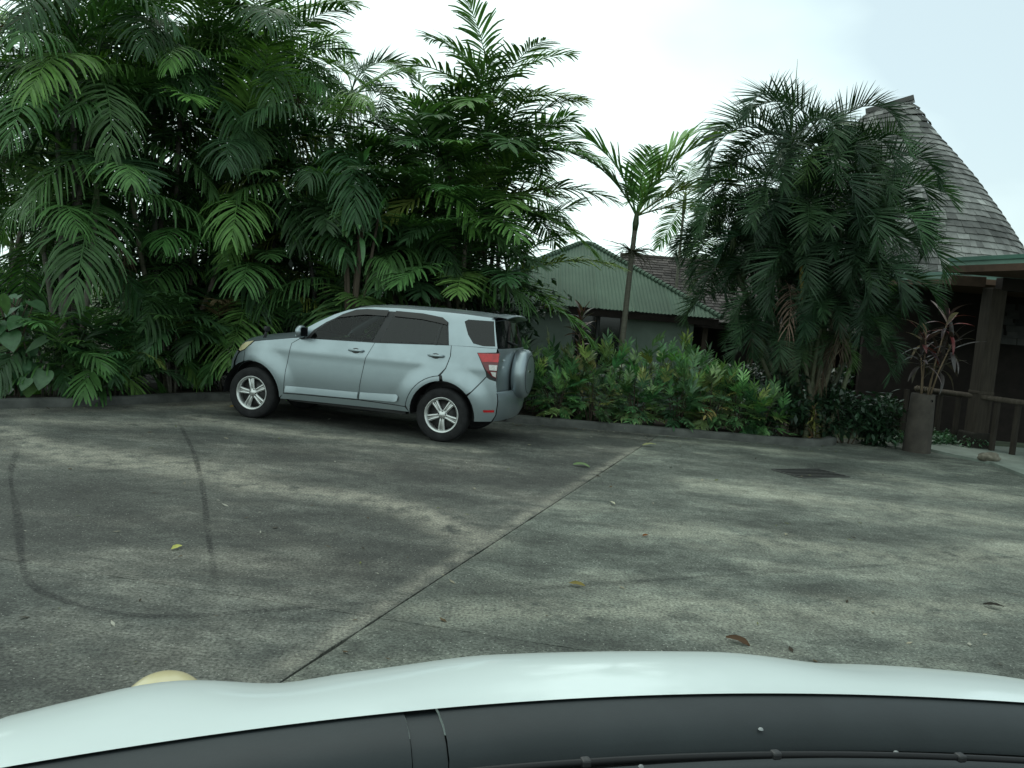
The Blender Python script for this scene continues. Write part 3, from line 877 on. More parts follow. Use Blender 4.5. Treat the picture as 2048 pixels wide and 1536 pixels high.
bm = bmesh.new(); bmesh.ops.create_icosphere(bm, subdivisions=3, radius=1.0)
for v in bm.verts:
    k = 1 + 0.25 * noise.noise(v.co * 1.7) + 0.08 * noise.noise(v.co * 5)
    v.co = Vector((v.co.x * 0.19 * k, v.co.y * 0.12 * k, max(-0.02, v.co.z * 0.085 * k + 0.045)))
m = bpy.data.meshes.new('stone'); bm.to_mesh(m); bm.free(); m.materials.append(M_STONE); m.polygons.foreach_set('use_smooth', [True] * len(m.polygons))
tag(obj('stone', m, loc=(7.62, 12.95, 0.046), rot=(0, 0, 0.3)), 'rounded brown stone lying on the edge of the pale path', 'stone')

# ------------------------------------------------------------------ silver car
CX, CY, CYAW = -0.86, 10.60, 14.0          # rear wheel contact, heading
car = empty('parked_car', (0, 0, 0), R(180 - CYAW))
_fw = Vector((-math.cos(R(CYAW)), math.sin(R(CYAW)), 0)); _lf = Vector((-math.sin(R(CYAW)), -math.cos(R(CYAW)), 0))
car.location = Vector((CX, CY, 0)) - _lf * 0.74
WB = 2.75

def sstep(a, b, x):
    t = max(0.0, min(1.0, (x - a) / (b - a)))
    return t * t * (3 - 2 * t)
def belt(x): return 1.155 + 0.055 * (2.0 - x) if x > 0 else 1.265
def CW(x, z):
    """half width of the body at station x (forward from the rear axle) and height z"""
    w = 0.815
    zb = 1.06
    if z < 0.72: w -= 0.060 * ((0.72 - z) / 0.42) ** 2
    if z > 0.72: w -= 0.018 * (min(z, 1.06) - 0.72) ** 2 / 0.34 ** 2
    w += 0.006 * math.exp(-((z - 0.99) / 0.06) ** 2)
    if z > zb: w -= 0.16 * (z - zb) + 0.28 * (z - zb) ** 2
    if z > 1.55: w -= 1.9 * (z - 1.55) ** 2
    if x > 2.25: w -= 0.30 * ((x - 2.25) / 0.95) ** 2.4
    if x < -0.05: w -= 0.11 * ((-0.05 - x) / 0.75) ** 2
    for xc in (0.0, WB):
        d = math.hypot(x - xc, z - 0.36)
        w += 0.036 * sstep(0.70, 0.45, d) * (1.0 if x < 3.0 else max(0.0, 1 - (x - 3.0) * 3))
    return w
def cnorm(x, z):
    e = 0.004
    dx = (CW(x + e, z) - CW(x - e, z)) / (2 * e); dz = (CW(x, z + e) - CW(x, z - e)) / (2 * e)
    return Vector((-dx, 1.0, -dz)).normalized()
def panel_mesh(name, poly, mat, off=0.0, side=1, step=0.035, shrink=0.0, tilt=0.0, holes=()):
    bm = bmesh.new()
    pts = [Vector((x, 0, z)) for x, z in poly]
    if shrink:
        n = len(pts); q = []
        area = sum(pts[i].x * pts[(i + 1) % n].z - pts[(i + 1) % n].x * pts[i].z for i in range(n))
        sg = 1 if area > 0 else -1
        for i in range(n):
            a, b, c = pts[i - 1], pts[i], pts[(i + 1) % n]
            d1, d2 = (b - a).normalized(), (c - b).normalized()
            nn = Vector((-(d1 + d2).z, 0, (d1 + d2).x))
            nn = nn.normalized() if nn.length > 1e-6 else Vector((0, 0, 0))
            q.append(b + nn * shrink * sg)
        pts = q
    bm.free()
    loops = [[Vector((p.x, p.z, 0)) for p in pts]] + [[Vector((RX(x, z), z, 0)) for x, z in h] for h in holes]
    tris = tessellate_polygon(loops)
    pts = pts + [Vector((RX(x, z), 0, z)) for h in holes for x, z in h]
    vi, vv, ff = {}, [], []
    def clip(poly, ax, val, keep):                       # keep > 0: above val
        out = []
        for i in range(len(poly)):
            a, b = poly[i - 1], poly[i]
            da, db = (a[ax] - val) * keep, (b[ax] - val) * keep
            if (da >= 0) != (db >= 0):
                t = da / (da - db)
                out.append((a[0] + (b[0] - a[0]) * t, a[1] + (b[1] - a[1]) * t))
            if db >= 0: out.append(b)
        return out
    for tr in tris:
        T = [(pts[i].x, pts[i].z) for i in tr]
        i0, i1 = math.floor(min(p[0] for p in T) / step), math.floor(max(p[0] for p in T) / step)
        k0, k1 = math.floor(min(p[1] for p in T) / step), math.floor(max(p[1] for p in T) / step)
        for i in range(i0, i1 + 1):
            S_ = clip(clip(T, 0, i * step, 1), 0, (i + 1) * step, -1)
            if len(S_) < 3: continue
            for k in range(k0, k1 + 1):
                Q = clip(clip(S_, 1, k * step, 1), 1, (k + 1) * step, -1)
                if len(Q) < 3: continue
                ids = []
                for p in Q:
                    key = (round(p[0], 4), round(p[1], 4))
                    if key not in vi:
                        vi[key] = len(vv); vv.append(key)
                    if not ids or ids[-1] != vi[key]: ids.append(vi[key])
                if len(ids) > 1 and ids[0] == ids[-1]: ids.pop()
                if len(set(ids)) >= 3 and len(set(ids)) == len(ids): ff.append(tuple(ids))
    nr, cv = [], []
    for (x_, z_) in vv:
        n = cnorm(x_, z_)
        if tilt: n = (n + Vector((0, 0, tilt))).normalized()
        p = Vector((x_, CW(x_, z_), z_)) + n * off + Vector((0, tilt * (max(q[1] for q in vv) - z_), 0))
        cv.append((p.x, p.y * side, p.z))
        nr.append(Vector((n.x, n.y * side, n.z)))
    m = bpy.data.meshes.new(name)
    m.from_pydata(cv, [], ff)
    m.update()
    m.materials.append(mat)
    m.polygons.foreach_set('use_smooth', [True] * len(m.polygons))
    # orient faces outwards
    flip = sum(p.normal.y * side * p.area for p in m.polygons) < 0
    if flip: m.flip_normals()
    m.normals_split_custom_set_from_vertices(nr)
    return m
def RX(x, z=9.0):
    """shorten the tail behind the wheel opening"""
    return x * 0.87 if x < 0 and math.hypot(x, z - 0.36) > 0.515 else x
def panel(name, poly, mat, off=0.0, parent=None, both=True, **k):
    out = []
    poly = [(RX(x, z), z) for x, z in poly]
    for side in ((1, -1) if both else (1,)):
        out.append(obj(name, panel_mesh(name, poly, mat, off, side, **k), parent[0 if side == 1 else 1] if isinstance(parent, (list, tuple)) else (parent or car)))
    return out

def arc(cx, cz, r, a0, a1, n=14, sq=1.0):
    return [(cx + r * math.cos(R(a0 + (a1 - a0) * i / n)), cz + r * sq * math.sin(R(a0 + (a1 - a0) * i / n))) for i in range(n + 1)]
ARCH_R = arc(0.0, 0.36, 0.435, -8, 188)                # rear wheel opening, from front round to rear
ARCH_F = arc(WB, 0.36, 0.425, -8, 188)
FL_R = arc(0.0, 0.36, 0.50, 12, 138)
# lower side panels
F_DOOR = [(2.06, 1.165), (2.19, 1.08), (2.24, 0.72), (2.255, 0.40), (1.17, 0.425), (1.155, 0.62), (1.10, 0.98), (1.0, 1.195)]
R_DOOR = [(1.0, 1.195), (1.10, 0.98), (1.155, 0.62), (1.17, 0.425), (0.50, 0.41)] + [(x, z) for x, z in arc(0.0, 0.36, 0.50, 12, 82, 9)] + [(-0.02, 0.96), (-0.065, 1.12), (-0.055, 1.255)]
d1 = panel('front_door', F_DOOR, M_SILVER, shrink=0.004)
d2 = panel('rear_door', R_DOOR, M_SILVER, shrink=0.004)
panel('sill', [(2.31, 0.32), (2.27, 0.395), (1.17, 0.42), (0.50, 0.405), (0.44, 0.345)], M_SILVER, 0.004, shrink=0.002)
panel('side_moulding', [(2.235, 0.415), (2.225, 0.505), (1.175, 0.525), (1.18, 0.435)], M_SILVER, 0.008, parent=d1, shrink=0.003, tilt=0.22)
panel('side_moulding', [(1.150, 0.438), (1.145, 0.53), (0.63, 0.555), (0.60, 0.53), (0.61, 0.47), (0.64, 0.45)], M_SILVER, 0.008, parent=d2, shrink=0.003, tilt=0.22)
fen = [(2.06, 1.172), (2.192, 1.08), (2.242, 0.72), (2.257, 0.40), (2.325, 0.33)] + arc(WB, 0.36, 0.425, 184, 62, 12) + [(2.955, 0.86), (2.965, 0.925), (2.86, 1.0), (2.79, 1.055), (2.58, 1.09), (2.41, 1.115), (2.24, 1.145)]
panel('front_fender', fen, M_SILVER, shrink=0.002)
panel('front_bumper_side', arc(WB, 0.36, 0.425, 60, -4, 8) + [(3.18, 0.30), (3.22, 0.5), (3.21, 0.7), (3.14, 0.84), (3.08, 0.875), (2.97, 0.918), (2.962, 0.86)], M_SILVER, shrink=0.003)
panel('headlamp', [(2.972, 0.925), (3.08, 0.885), (3.13, 0.90), (3.06, 0.975), (2.96, 1.03), (2.80, 1.062), (2.87, 1.003)], M_YELLOWED, 0.004, shrink=0.003)
quarter = [(-0.060, 1.255), (-0.071, 1.12), (-0.026, 0.957)] + arc(0.0, 0.36, 0.505, 86, 88, 1) + arc(0.0, 0.36, 0.435, 90, 138, 6) + [(-0.385, 0.70), (-0.63, 0.905), (-0.62, 0.955), (-0.46, 1.19), (-0.735, 1.215), (-0.735, 1.262), (-0.4, 1.262)]
panel('quarter_panel', quarter, M_SILVER, shrink=0.002)
panel('arch_lip', arc(0.0, 0.36, 0.435, -8, 84, 10) + arc(0.0, 0.36, 0.495, 84, 8, 10) + [(0.44, 0.345)], M_SILVER, 0.002, shrink=0.0015)
panel('rear_bumper', arc(0.0, 0.36, 0.435, 141, 186, 6) + [(-0.46, 0.315), (-0.74, 0.33), (-0.80, 0.42), (-0.82, 0.60), (-0.80, 0.72), (-0.78, 0.85), (-0.68, 0.872), (-0.635, 0.895), (-0.39, 0.692)], M_SILVER, 0.008, shrink=0.003)
lamp = panel('tail_lamp', [(-0.455, 1.195), (-0.79, 1.213), (-0.775, 0.885), (-0.70, 0.91), (-0.635, 0.96), (-0.535, 1.08)], M_DARKRED, 0.006, shrink=0.003)
panel('red_lens', [(-0.47, 1.185), (-0.78, 1.20), (-0.785, 1.09), (-0.545, 1.08)], M_RED, 0.011, parent=lamp, shrink=0.004)
panel('clear_lens', [(-0.645, 1.055), (-0.775, 1.06), (-0.775, 0.985), (-0.665, 0.985)], M_CLEAR, 0.012, parent=lamp, shrink=0.004)
panel('clear_lens', [(-0.685, 0.968), (-0.77, 0.97), (-0.77, 0.90), (-0.715, 0.918)], M_CLEAR, 0.012, parent=lamp, shrink=0.003)
panel('reflector', [(-0.62, 0.475), (-0.78, 0.485), (-0.775, 0.455), (-0.63, 0.445)], M_RED, 0.014)
# greenhouse: roof rail and pillars behind the glass
top_pts = [(2.16, 1.185), (2.04, 1.285), (1.85, 1.405), (1.66, 1.51), (1.47, 1.59), (1.30, 1.633), (1.10, 1.655), (0.8, 1.668), (0.29, 1.672), (-0.18, 1.664), (-0.62, 1.645)]
bot_pts = [(-0.74, 1.265), (-0.4, 1.265), (-0.06, 1.258), (1.0, 1.20), (2.05, 1.172)]
FWIN = [(1.93, 1.175), (1.85, 1.292), (1.71, 1.402), (1.52, 1.51), (1.35, 1.578), (1.2, 1.598), (0.90, 1.605), (0.93, 1.48), (1.04, 1.203)]
RWIN = [(0.93, 1.210), (0.85, 1.45), (0.80, 1.605), (0.41, 1.603), (0.13, 1.572), (0.065, 1.53), (0.035, 1.40), (0.005, 1.262)]
QWIN = [(-0.19, 1.572), (-0.24, 1.60), (-0.62, 1.605), (-0.705, 1.290), (-0.53, 1.282), (-0.38, 1.305), (-0.28, 1.41)]
panel('upper_body', top_pts + [(-0.74, 1.265), (-0.4, 1.265), (-0.06, 1.255), (1.0, 1.192), (2.05, 1.165)], M_SILVER, holes=(FWIN, RWIN, QWIN))
panel('window_surround', [(1.985, 1.167), (1.90, 1.285), (1.74, 1.405), (1.54, 1.515), (1.36, 1.588), (1.2, 1.610), (0.8, 1.619), (0.41, 1.617), (0.13, 1.59), (0.05, 1.545), (0.015, 1.40), (-0.02, 1.252), (1.0, 1.193)], M_BLACK, 0.004, holes=(FWIN, RWIN))
fw_ = panel('front_window', FWIN, M_CARGLASS, 0.007)
rw_ = panel('rear_window', RWIN, M_PRIVACY, 0.007)
panel('quarter_window', QWIN, M_PRIVACY, 0.003)
# cabin
MB().box((0.75, 0, 0.78), (2.75, 1.30, 0.06)).build('cabin_floor', M_BLACK, car)
MB().box((1.98, 0, 1.02), (0.36, 1.36, 0.26), bevel=0.06).build('dashboard', M_BLACK, car, True)
for x, ys_ in ((0.98, (0.36, -0.36)), (0.0, (0.40, -0.05, -0.42))):
    for y in ys_:
        MB().box((0, 0, 0), (1, 1, 1), M=Matrix.Translation((x, y, 1.08)) @ Matrix.Rotation(R(-14), 4, 'Y') @ Matrix.Diagonal((0.13, 0.46, 0.60, 1))).build('seat_back', M_SEAT, car)
        MB().box((0, 0, 0), (1, 1, 1), M=Matrix.Translation((x - 0.09, y, 1.46)) @ Matrix.Rotation(R(-14), 4, 'Y') @ Matrix.Diagonal((0.10, 0.26, 0.16, 1))).build('headrest', M_SEAT, car)
MB().lathe([(0.165 + 0.014 * math.cos(k * math.pi / 4), 0.014 * math.sin(k * math.pi / 4)) for k in range(9)], 28, Matrix.Translation((1.62, -0.36, 1.16)) @ Matrix.Rotation(R(62), 4, 'Y')).build('steering_wheel', M_BLACK, car, True)
panel('window_divider', [(0.145, 1.24), (0.175, 1.24), (0.14, 1.53), (0.11, 1.53)], M_BLACK, 0.011, parent=rw_)
panel('rain_visor', [(1.62, 1.46), (1.52, 1.522), (1.35, 1.592), (1.2, 1.612), (0.89, 1.619), (0.90, 1.545), (1.2, 1.54), (1.4, 1.505)], M_VISOR, 0.024, parent=fw_)
panel('rain_visor', [(0.79, 1.619), (0.41, 1.616), (0.13, 1.588), (0.05, 1.54), (0.05, 1.50), (0.14, 1.515), (0.41, 1.545), (0.80, 1.552)], M_VISOR, 0.024, parent=rw_)
# dark body shell behind the panel gaps
panel('inner_shell', [(2.31, 0.33), (0.44, 0.35)] + arc(0.0, 0.36, 0.46, 0, 180, 12) + [(-0.50, 0.36), (-0.78, 0.36), (-0.79, 0.9), (-0.72, 1.27), (-0.06, 1.25), (2.1, 1.16), (2.8, 1.045), (3.05, 0.9), (3.15, 0.7), (3.16, 0.4)] + arc(WB, 0.36, 0.45, 10, 180, 12), M_BLACK, -0.014)

def across(name, stations, mat, crown, ny=16, edge=1.0, off=0.0, fwdc=0.0, parent=None):
    """skin from the left edge to the right edge over a list of (x, z) stations"""
    v, f = [], []
    stations = [(RX(x), z) for x, z in stations]
    for (x, z) in stations:
        w = CW(x, z) * edge
        for j in range(ny + 1):
            u = -1 + 2 * j / ny
            cc = crown(x) if callable(crown) else crown
            v.append((x + fwdc * (1 - u * u), u * w, z + cc * (1 - abs(u) ** 2.4) + off))
    n = ny + 1
    for i in range(len(stations) - 1):
        for j in range(ny):
            f.append((i * n + j, i * n + j + 1, (i + 1) * n + j + 1, (i + 1) * n + j))
    m = mesh(name, v, f, mat, True)
    if sum(p.normal.z + 0.3 * p.normal.x * (1 if stations[0][0] > 0 else -1) for p in m.polygons) < 0: m.flip_normals()
    return obj(name, m, parent or car)
across('bonnet', [(3.13, 0.90), (3.07, 0.972), (2.97, 1.028), (2.80, 1.063), (2.58, 1.092), (2.41, 1.117), (2.26, 1.143), (2.14, 1.168)], M_SILVER, lambda x: 0.045 + 0.03 * sstep(3.1, 2.6, x), fwdc=0.16)
across('windscreen', [(2.13, 1.172), (2.04, 1.268), (1.85, 1.39), (1.66, 1.495), (1.47, 1.575), (1.36, 1.608)], M_CARGLASS, 0.05, edge=0.97, fwdc=0.14, off=0.005)
across('roof', [(1.40, 1.608), (1.30, 1.633), (1.10, 1.655), (0.8, 1.668), (0.29, 1.672), (-0.18, 1.664), (-0.64, 1.645)], M_SILVER, 0.05)
# nose and tail
def face_across(name, rows, mat, bulge, ny=16, edge=1.0, power=2.4):
    v, f = [], []
    rows = [(RX(x), z) for x, z in rows]
    for (x, z) in rows:
        w = CW(min(max(x, -0.80), 3.16), z) * edge
        for j in range(ny + 1):
            u = -1 + 2 * j / ny
            v.append((x + bulge * (1 - abs(u) ** power), u * w, z))
    n = ny + 1
    for i in range(len(rows) - 1):
        for j in range(ny):
            f.append((i * n + j, i * n + j + 1, (i + 1) * n + j + 1, (i + 1) * n + j))
    m = mesh(name, v, f, mat, True)
    if sum(p.normal.x for p in m.polygons) * bulge < 0: m.flip_normals()
    return obj(name, m, car)
face_across('front_bumper', [(3.14, 0.29), (3.20, 0.42), (3.215, 0.6), (3.20, 0.74), (3.13, 0.88)], M_SILVER, 0.24)
face_across('grille', [(3.235, 0.52), (3.235, 0.66)], M_BLACK, 0.24, edge=0.6)
tg = face_across('tailgate', [(-0.77, 0.70), (-0.775, 0.88), (-0.785, 1.10), (-0.78, 1.20), (-0.745, 1.262)], M_SILVER, -0.055)
face_across('rear_window_glass', [(-0.742, 1.267), (-0.70, 1.42), (-0.66, 1.56), (-0.635, 1.643)], M_REARGLASS, -0.060, edge=0.985)
face_across('rear_bumper', [(-0.76, 0.33), (-0.81, 0.42), (-0.83, 0.60), (-0.81, 0.70), (-0.775, 0.715)], M_SILVER, -0.09)
# roof spoiler
sp = MB(); ny = 14; v = []
for (x, dz, e) in ((-0.58, 0.012, 0.97), (-0.70, 0.012, 0.96), (-0.805, 0.006, 0.91), (-0.82, -0.010, 0.90), (-0.74, -0.028, 0.95), (-0.62, -0.05, 0.96)):
    for j in range(ny + 1):
        u = -1 + 2 * j / ny
        v.append((x * 0.87 - 0.03 * (1 - u * u), u * 0.60 * e, 1.650 + dz + 0.045 * (1 - abs(u) ** 2.4)))
n = ny + 1
sp.add(v, [(i * n + j, i * n + j + 1, (i + 1) * n + j + 1, (i + 1) * n + j) for i in range(5) for j in range(ny)])
sp.build('spoiler', M_SILVER, car, True)
# under body and wheel wells
MB().box((1.36, 0, 0.42), (3.6, 1.10, 0.26)).box((1.38, 0, 0.34), (1.7, 1.40, 0.10)).build('underbody', M_BLACK, car)
for xc in (0.0, WB):
    for s in (1, -1):
        v, f = [], []
        for i in range(19):
            a = R(-5 + 190 * i / 18)
            for y in (0.46, 0.79):
                v.append((xc + 0.44 * math.cos(a), s * y, 0.36 + 0.44 * math.sin(a)))
        f = [(2 * i, 2 * i + 1, 2 * i + 3, 2 * i + 2) for i in range(18)]
        f.append(tuple(2 * i for i in range(19)))
        obj('wheel_well', mesh('wheel_well', v, f, M_BLACK), car)
# spare wheel in a painted cover
sw = MB()
Msp = Matrix.Translation((-0.752, -0.03, 0.925)) @ Matrix.Rotation(R(-90), 4, 'Y')
sw.lathe([(0.0, 0.190), (0.14, 0.188), (0.245, 0.181), (0.262, 0.175), (0.285, 0.168), (0.318, 0.146), (0.332, 0.11), (0.335, 0.05), (0.328, 0.0), (0.30, -0.01), (0.0, -0.01)], 48, Msp)
so = sw.build('spare_wheel_cover', M_SILVER, car, True)
MB().lathe([(0.25, 0.1805), (0.254, 0.183), (0.258, 0.1785)], 48, Msp).build('cover_groove', M_BLACK, so, True)
MB().box((-0.943, 0.05, 0.97), (0.006, 0.11, 0.03), bevel=0.002).build('badge', M_CHROME, so)
MB().box((-0.735, 0.66, 1.125), (0.006, 0.10, 0.022), bevel=0.002).build('badge', M_CHROME, tg)
MB().box((-0.732, 0.66, 1.035), (0.006, 0.08, 0.022), bevel=0.002).build('badge', M_CHROME, tg)
# door handles, each over a flat patch coloured dark for the shaded hollow
def handle(x, z, par, side):
    y = CW(x, z)
    h = MB()
    pts = [Vector((x + 0.10, side * (y + 0.004), z - 0.002)), Vector((x + 0.07, side * (y + 0.030), z)), Vector((x, side * (y + 0.036), z + 0.002)), Vector((x - 0.08, side * (y + 0.032), z + 0.003)), Vector((x - 0.115, side * (y + 0.004), z + 0.003))]
    h.tube(pts, [0.013, 0.016, 0.017, 0.018, 0.013], 10)
    ho = h.build('handle', M_SILVER, par, True)
    cup = [(x + 0.06 * math.cos(t * math.pi / 6), z - 0.004 + 0.036 * math.sin(t * math.pi / 6)) for t in range(12)]
    obj('recess_shade', panel_mesh('recess_shade', cup, M_VISOR, 0.0025, side), par)
for i, s in enumerate((1, -1)):
    handle(1.25, 1.07, d1[i], s)
    handle(0.14, 1.105, d2[i], s)
    # mirrors: painted shell on a black foot
    x, z = 2.03, 1.235; y = CW(x, 1.17)
    mm = MB()
    Mm = Matrix.Translation((x - 0.02, s * (y + 0.12), z + 0.02)) @ Matrix.Diagonal((0.055, 0.115, 0.085, 1))
    prof = [(math.sin(math.pi * i_ / 12), -math.cos(math.pi * i_ / 12)) for i_ in range(13)]
    mm.lathe([(max(r, 0.001) ** 0.7, h) for r, h in prof], 20, Mm @ Matrix.Rotation(R(90), 4, 'Y'))
    mo = mm.build('mirror', M_SILVER, car, True)
    MB().tube([(x + 0.03, s * (y - 0.02), 1.18), (x, s * (y + 0.06), z - 0.04), (x - 0.01, s * (y + 0.11), z - 0.03)], [0.045, 0.035, 0.04], 8).build('foot', M_BLACK, mo, True)
    MB().box((x - 0.072, s * (y + 0.12), z + 0.02), (0.012, 0.17, 0.12), bevel=0.004).build('mirror_glass', M_TINT, mo)
# small curb-side mirror stalk on the bonnet corner
MB().tube([(2.72, 0.60, 1.07), (2.70, 0.61, 1.15), (2.68, 0.62, 1.20)], [0.022, 0.02, 0.018], 8).box((2.675, 0.62, 1.235), (0.05, 0.12, 0.07), bevel=0.02).build('bonnet_mirror', M_BLACK, car, True)
MB().tube([(-0.45, 0.3, 0.36), (-0.74, 0.3, 0.33)], 0.03, 10).build('exhaust', M_BRAKE, car, True)
MB().tube([(-0.725, 0.0, 1.30), (-0.70, 0.25, 1.34), (-0.685, 0.36, 1.36)], [0.016, 0.010, 0.006], 6).build('rear_wiper', M_BLACK, car, True)

# wheels: tyre, rim, five spokes, hub, nuts
TY = [(0.222, -0.10), (0.25, -0.112), (0.30, -0.116), (0.332, -0.106), (0.347, -0.085), (0.350, -0.04), (0.350, 0.04), (0.347, 0.085), (0.332, 0.106), (0.30, 0.116), (0.25, 0.112), (0.222, 0.10)]
tyre_m = MB().lathe(TY, 56).mesh('tyre', M_TYRE, True)
rim_m = MB().lathe([(0.16, -0.09), (0.205, -0.095), (0.20, 0.03), (0.202, 0.085), (0.222, 0.104), (0.232, 0.106), (0.228, 0.098), (0.222, 0.09)], 56).mesh('rim', M_ALLOY, True)
disc_m = MB().lathe([(0.0, 0.02), (0.195, 0.02), (0.195, -0.08)], 40).mesh('brake_disc', M_BRAKE, True)
def spoke_mesh():
    b = MB()
    for sg in (-1, 1):
        rows = [(0.035, 0.004, 0.033, 0.072), (0.09, 0.005, 0.036, 0.080), (0.15, 0.009, 0.043, 0.078), (0.212, 0.016, 0.052, 0.070)]
        v = []
        for (r, y0, y1, h) in rows:
            for (yy, hh) in ((y0, h - 0.012), (y0 + 0.006, h), (y1 - 0.008, h - 0.002), (y1, h - 0.03)):
                v.append((r, sg * yy, hh))
        f = [(i * 4 + j, i * 4 + j + 1, (i + 1) * 4 + j + 1, (i + 1) * 4 + j) for i in range(3) for j in range(3)]
        b.add(v, f)
    b.add([(r, s * 0.006, h) for (r, h) in ((0.035, 0.058), (0.09, 0.066), (0.15, 0.064), (0.212, 0.055)) for s in (-1.2, 1.2)], [(0, 1, 3, 2), (2, 3, 5, 4), (4, 5, 7, 6)])
    return b.mesh('spoke', M_ALLOY, True)
spoke_m = spoke_mesh()
hub_m = MB().lathe([(0.0, 0.082), (0.025, 0.081), (0.032, 0.076), (0.062, 0.072), (0.068, 0.05)], 24).mesh('hub_cap', M_ALLOY, True)
nut_m = MB().lathe([(0.0, 0.078), (0.009, 0.078), (0.010, 0.06)], 8).mesh('wheel_nut', M_BRAKE, True)
for xc, spin in ((0.0, 90), (WB, 66)):
    for s in (1, -1):
        w = bpy.data.objects.new('wheel', None); w.empty_display_size = .1
        link(w, car)
        w.location = (xc, s * 0.70, 0.350)
        w.rotation_euler = (R(-90 * s), 0, 0)
        obj('tyre', tyre_m, w); obj('rim', rim_m, w); obj('brake_disc', disc_m, w); obj('hub_cap', hub_m, w)
        for i in range(5):
            a = R(spin + 72 * i)
            obj('spoke', spoke_m, w, rot=(0, 0, a))
            obj('wheel_nut', nut_m, w, loc=(0.05 * math.cos(a + R(36)), 0.05 * math.sin(a + R(36)), 0), rot=(0, 0, a))
tag(car, 'silver blue compact off-roader parked with its nose to the palms', 'car')

# ------------------------------------------------------------------ white car: the bonnet one looks across
WYAW = R(15)
wc = empty('white_car', (0, 0, 0), WYAW)
U0 = 0.527
HW = 0.99
def rear(du): return 1.165 - 0.083 * (du / 0.72) ** 2
def nose(du): return 2.06 - 0.25 * (abs(du) / HW) ** 2.5
def bon(du, v):
    """bonnet height over lateral offset du and forward station v"""
    w = v - rear(du)
    z = 1.158 - 0.10 * w - 0.647 * max(0, w - 0.043) ** 2
    a = abs(du)
    z += 0.015 * sstep(0.39, 0.12, a - (0.19 if du > 0 else 0)) * sstep(0.0, 0.26, w)
    z -= (0.010 if du < 0 else 0.003) * math.exp(-((a - 0.51) / 0.085) ** 2) * sstep(0.04, 0.34, w)
    z += (0.018 if du < 0 else 0.002) * math.exp(-((a - 0.71) / 0.12) ** 2) * sstep(0.04, 0.34, w)
    z -= 0.22 * max(0, a - 0.84) ** 1.5
    return z
def bon_grid(name, du0, du1, nd, vf0, vf1, nv, mat, dz=0.0, parent=wc):
    v, f = [], []
    for i in range(nv + 1):
        for j in range(nd + 1):
            du = du0 + (du1 - du0) * j / nd
            a, b = vf0(du), vf1(du)
            vv = a + (b - a) * i / nv
            v.append((U0 + du, vv, bon(du, vv) + dz))
    n = nd + 1
    f = [(i * n + j, i * n + j + 1, (i + 1) * n + j + 1, (i + 1) * n + j) for i in range(nv) for j in range(nd)]
    return obj(name, mesh(name, v, f, mat, True), parent)
bon_grid('bonnet', -0.905, 0.905, 64, rear, nose, 44, M_WHITE)
for s in (-1, 1):
    bon_grid('fender', s * 0.909, s * HW, 8, lambda du: rear(du) - 0.05, nose, 44, M_WHITE, -0.004)
    v, f = [], []                                     # fender side down to the wheel
    for i in range(31):
        vv = 0.95 + (1.81 - 0.95) * i / 30
        zt = bon(s * HW, vv) - 0.004
        for k_ in range(7):
            t = k_ / 6
            zb = 0.60 if abs(vv - 1.45) > 0.40 else 0.60 + math.sqrt(max(0, 0.4 ** 2 - (vv - 1.45) ** 2)) * 0.75
            v.append((U0 + s * (HW + 0.03 * math.sin(t * 2.2)), vv, zt + (zb - zt) * t))
    f = [(i * 7 + k_, (i + 1) * 7 + k_, (i + 1) * 7 + k_ + 1, i * 7 + k_ + 1) for i in range(30) for k_ in range(6)]
    obj('fender_side', mesh('fender_side', v, f, M_WHITE, True), wc)
    # headlamp with a yellowed lens bulging above the nose
    hb = bmesh.new(); bmesh.ops.create_uvsphere(hb, u_segments=24, v_segments=14, radius=1.0)
    bmesh.ops.scale(hb, vec=(0.085, 0.10, 0.075), verts=hb.verts)
    m = bpy.data.meshes.new('headlamp'); hb.to_mesh(m); hb.free(); m.materials.append(M_YELLOWED); m.polygons.foreach_set('use_smooth', [True] * len(m.polygons))
    obj('headlamp', m, wc, loc=(U0 + s * 0.735, 1.69, 0.898 if s < 0 else 0.87))
v, f = [], []                                         # front face
for i in range(33):
    du = -HW + 2 * HW * i / 32
    for k_ in range(5):
        zt = bon(du, nose(du))
        v.append((U0 + du, nose(du) + 0.05 * math.sin(k_ / 4 * math.pi), zt + (0.42 - zt) * k_ / 4))
f = [(i * 5 + k_, (i + 1) * 5 + k_, (i + 1) * 5 + k_ + 1, i * 5 + k_ + 1) for i in range(32) for k_ in range(4)]
obj('front_bumper', mesh('front_bumper', v, f, M_WHITE, True), wc)
# cowl panel in two plastic halves with a clip plate, rubber seal, wiper and the black foot of the screen
def cowl(name, du0, du1, offs_, mat, n=40):
    v, f = [], []
    for j in range(n + 1):
        du = du0 + (du1 - du0) * j / n
        for (dv, dz) in offs_:
            v.append((U0 + du, rear(du) + dv, bon(du, rear(du)) + dz))
    k_ = len(offs_)
    f = [(j * k_ + i, j * k_ + i + 1, (j + 1) * k_ + i + 1, (j + 1) * k_ + i) for j in range(n) for i in range(k_ - 1)]
    return obj(name, mesh(name, v, f, mat, True), wc)
CO = [(0.060, -0.014), (-0.003, -0.004), (-0.018, -0.004), (-0.045, -0.003), (-0.075, -0.010), (-0.098, -0.024), (-0.104, -0.042)]
cowl('cowl_panel', -0.97, -0.3405, CO, M_COWL)
cowl('cowl_panel', -0.2885, 0.97, CO, M_COWL)
cowl('cowl_clip', -0.339, -0.290, [(a, b - 0.0035) for a, b in CO], M_COWL, 6)
cowl('cowl_tray', -0.99, 0.99, [(0.03, -0.06), (-0.02, -0.07), (-0.10, -0.055), (-0.14, -0.050), (-0.20, -0.056), (-0.30, -0.03)], M_RUBBER)
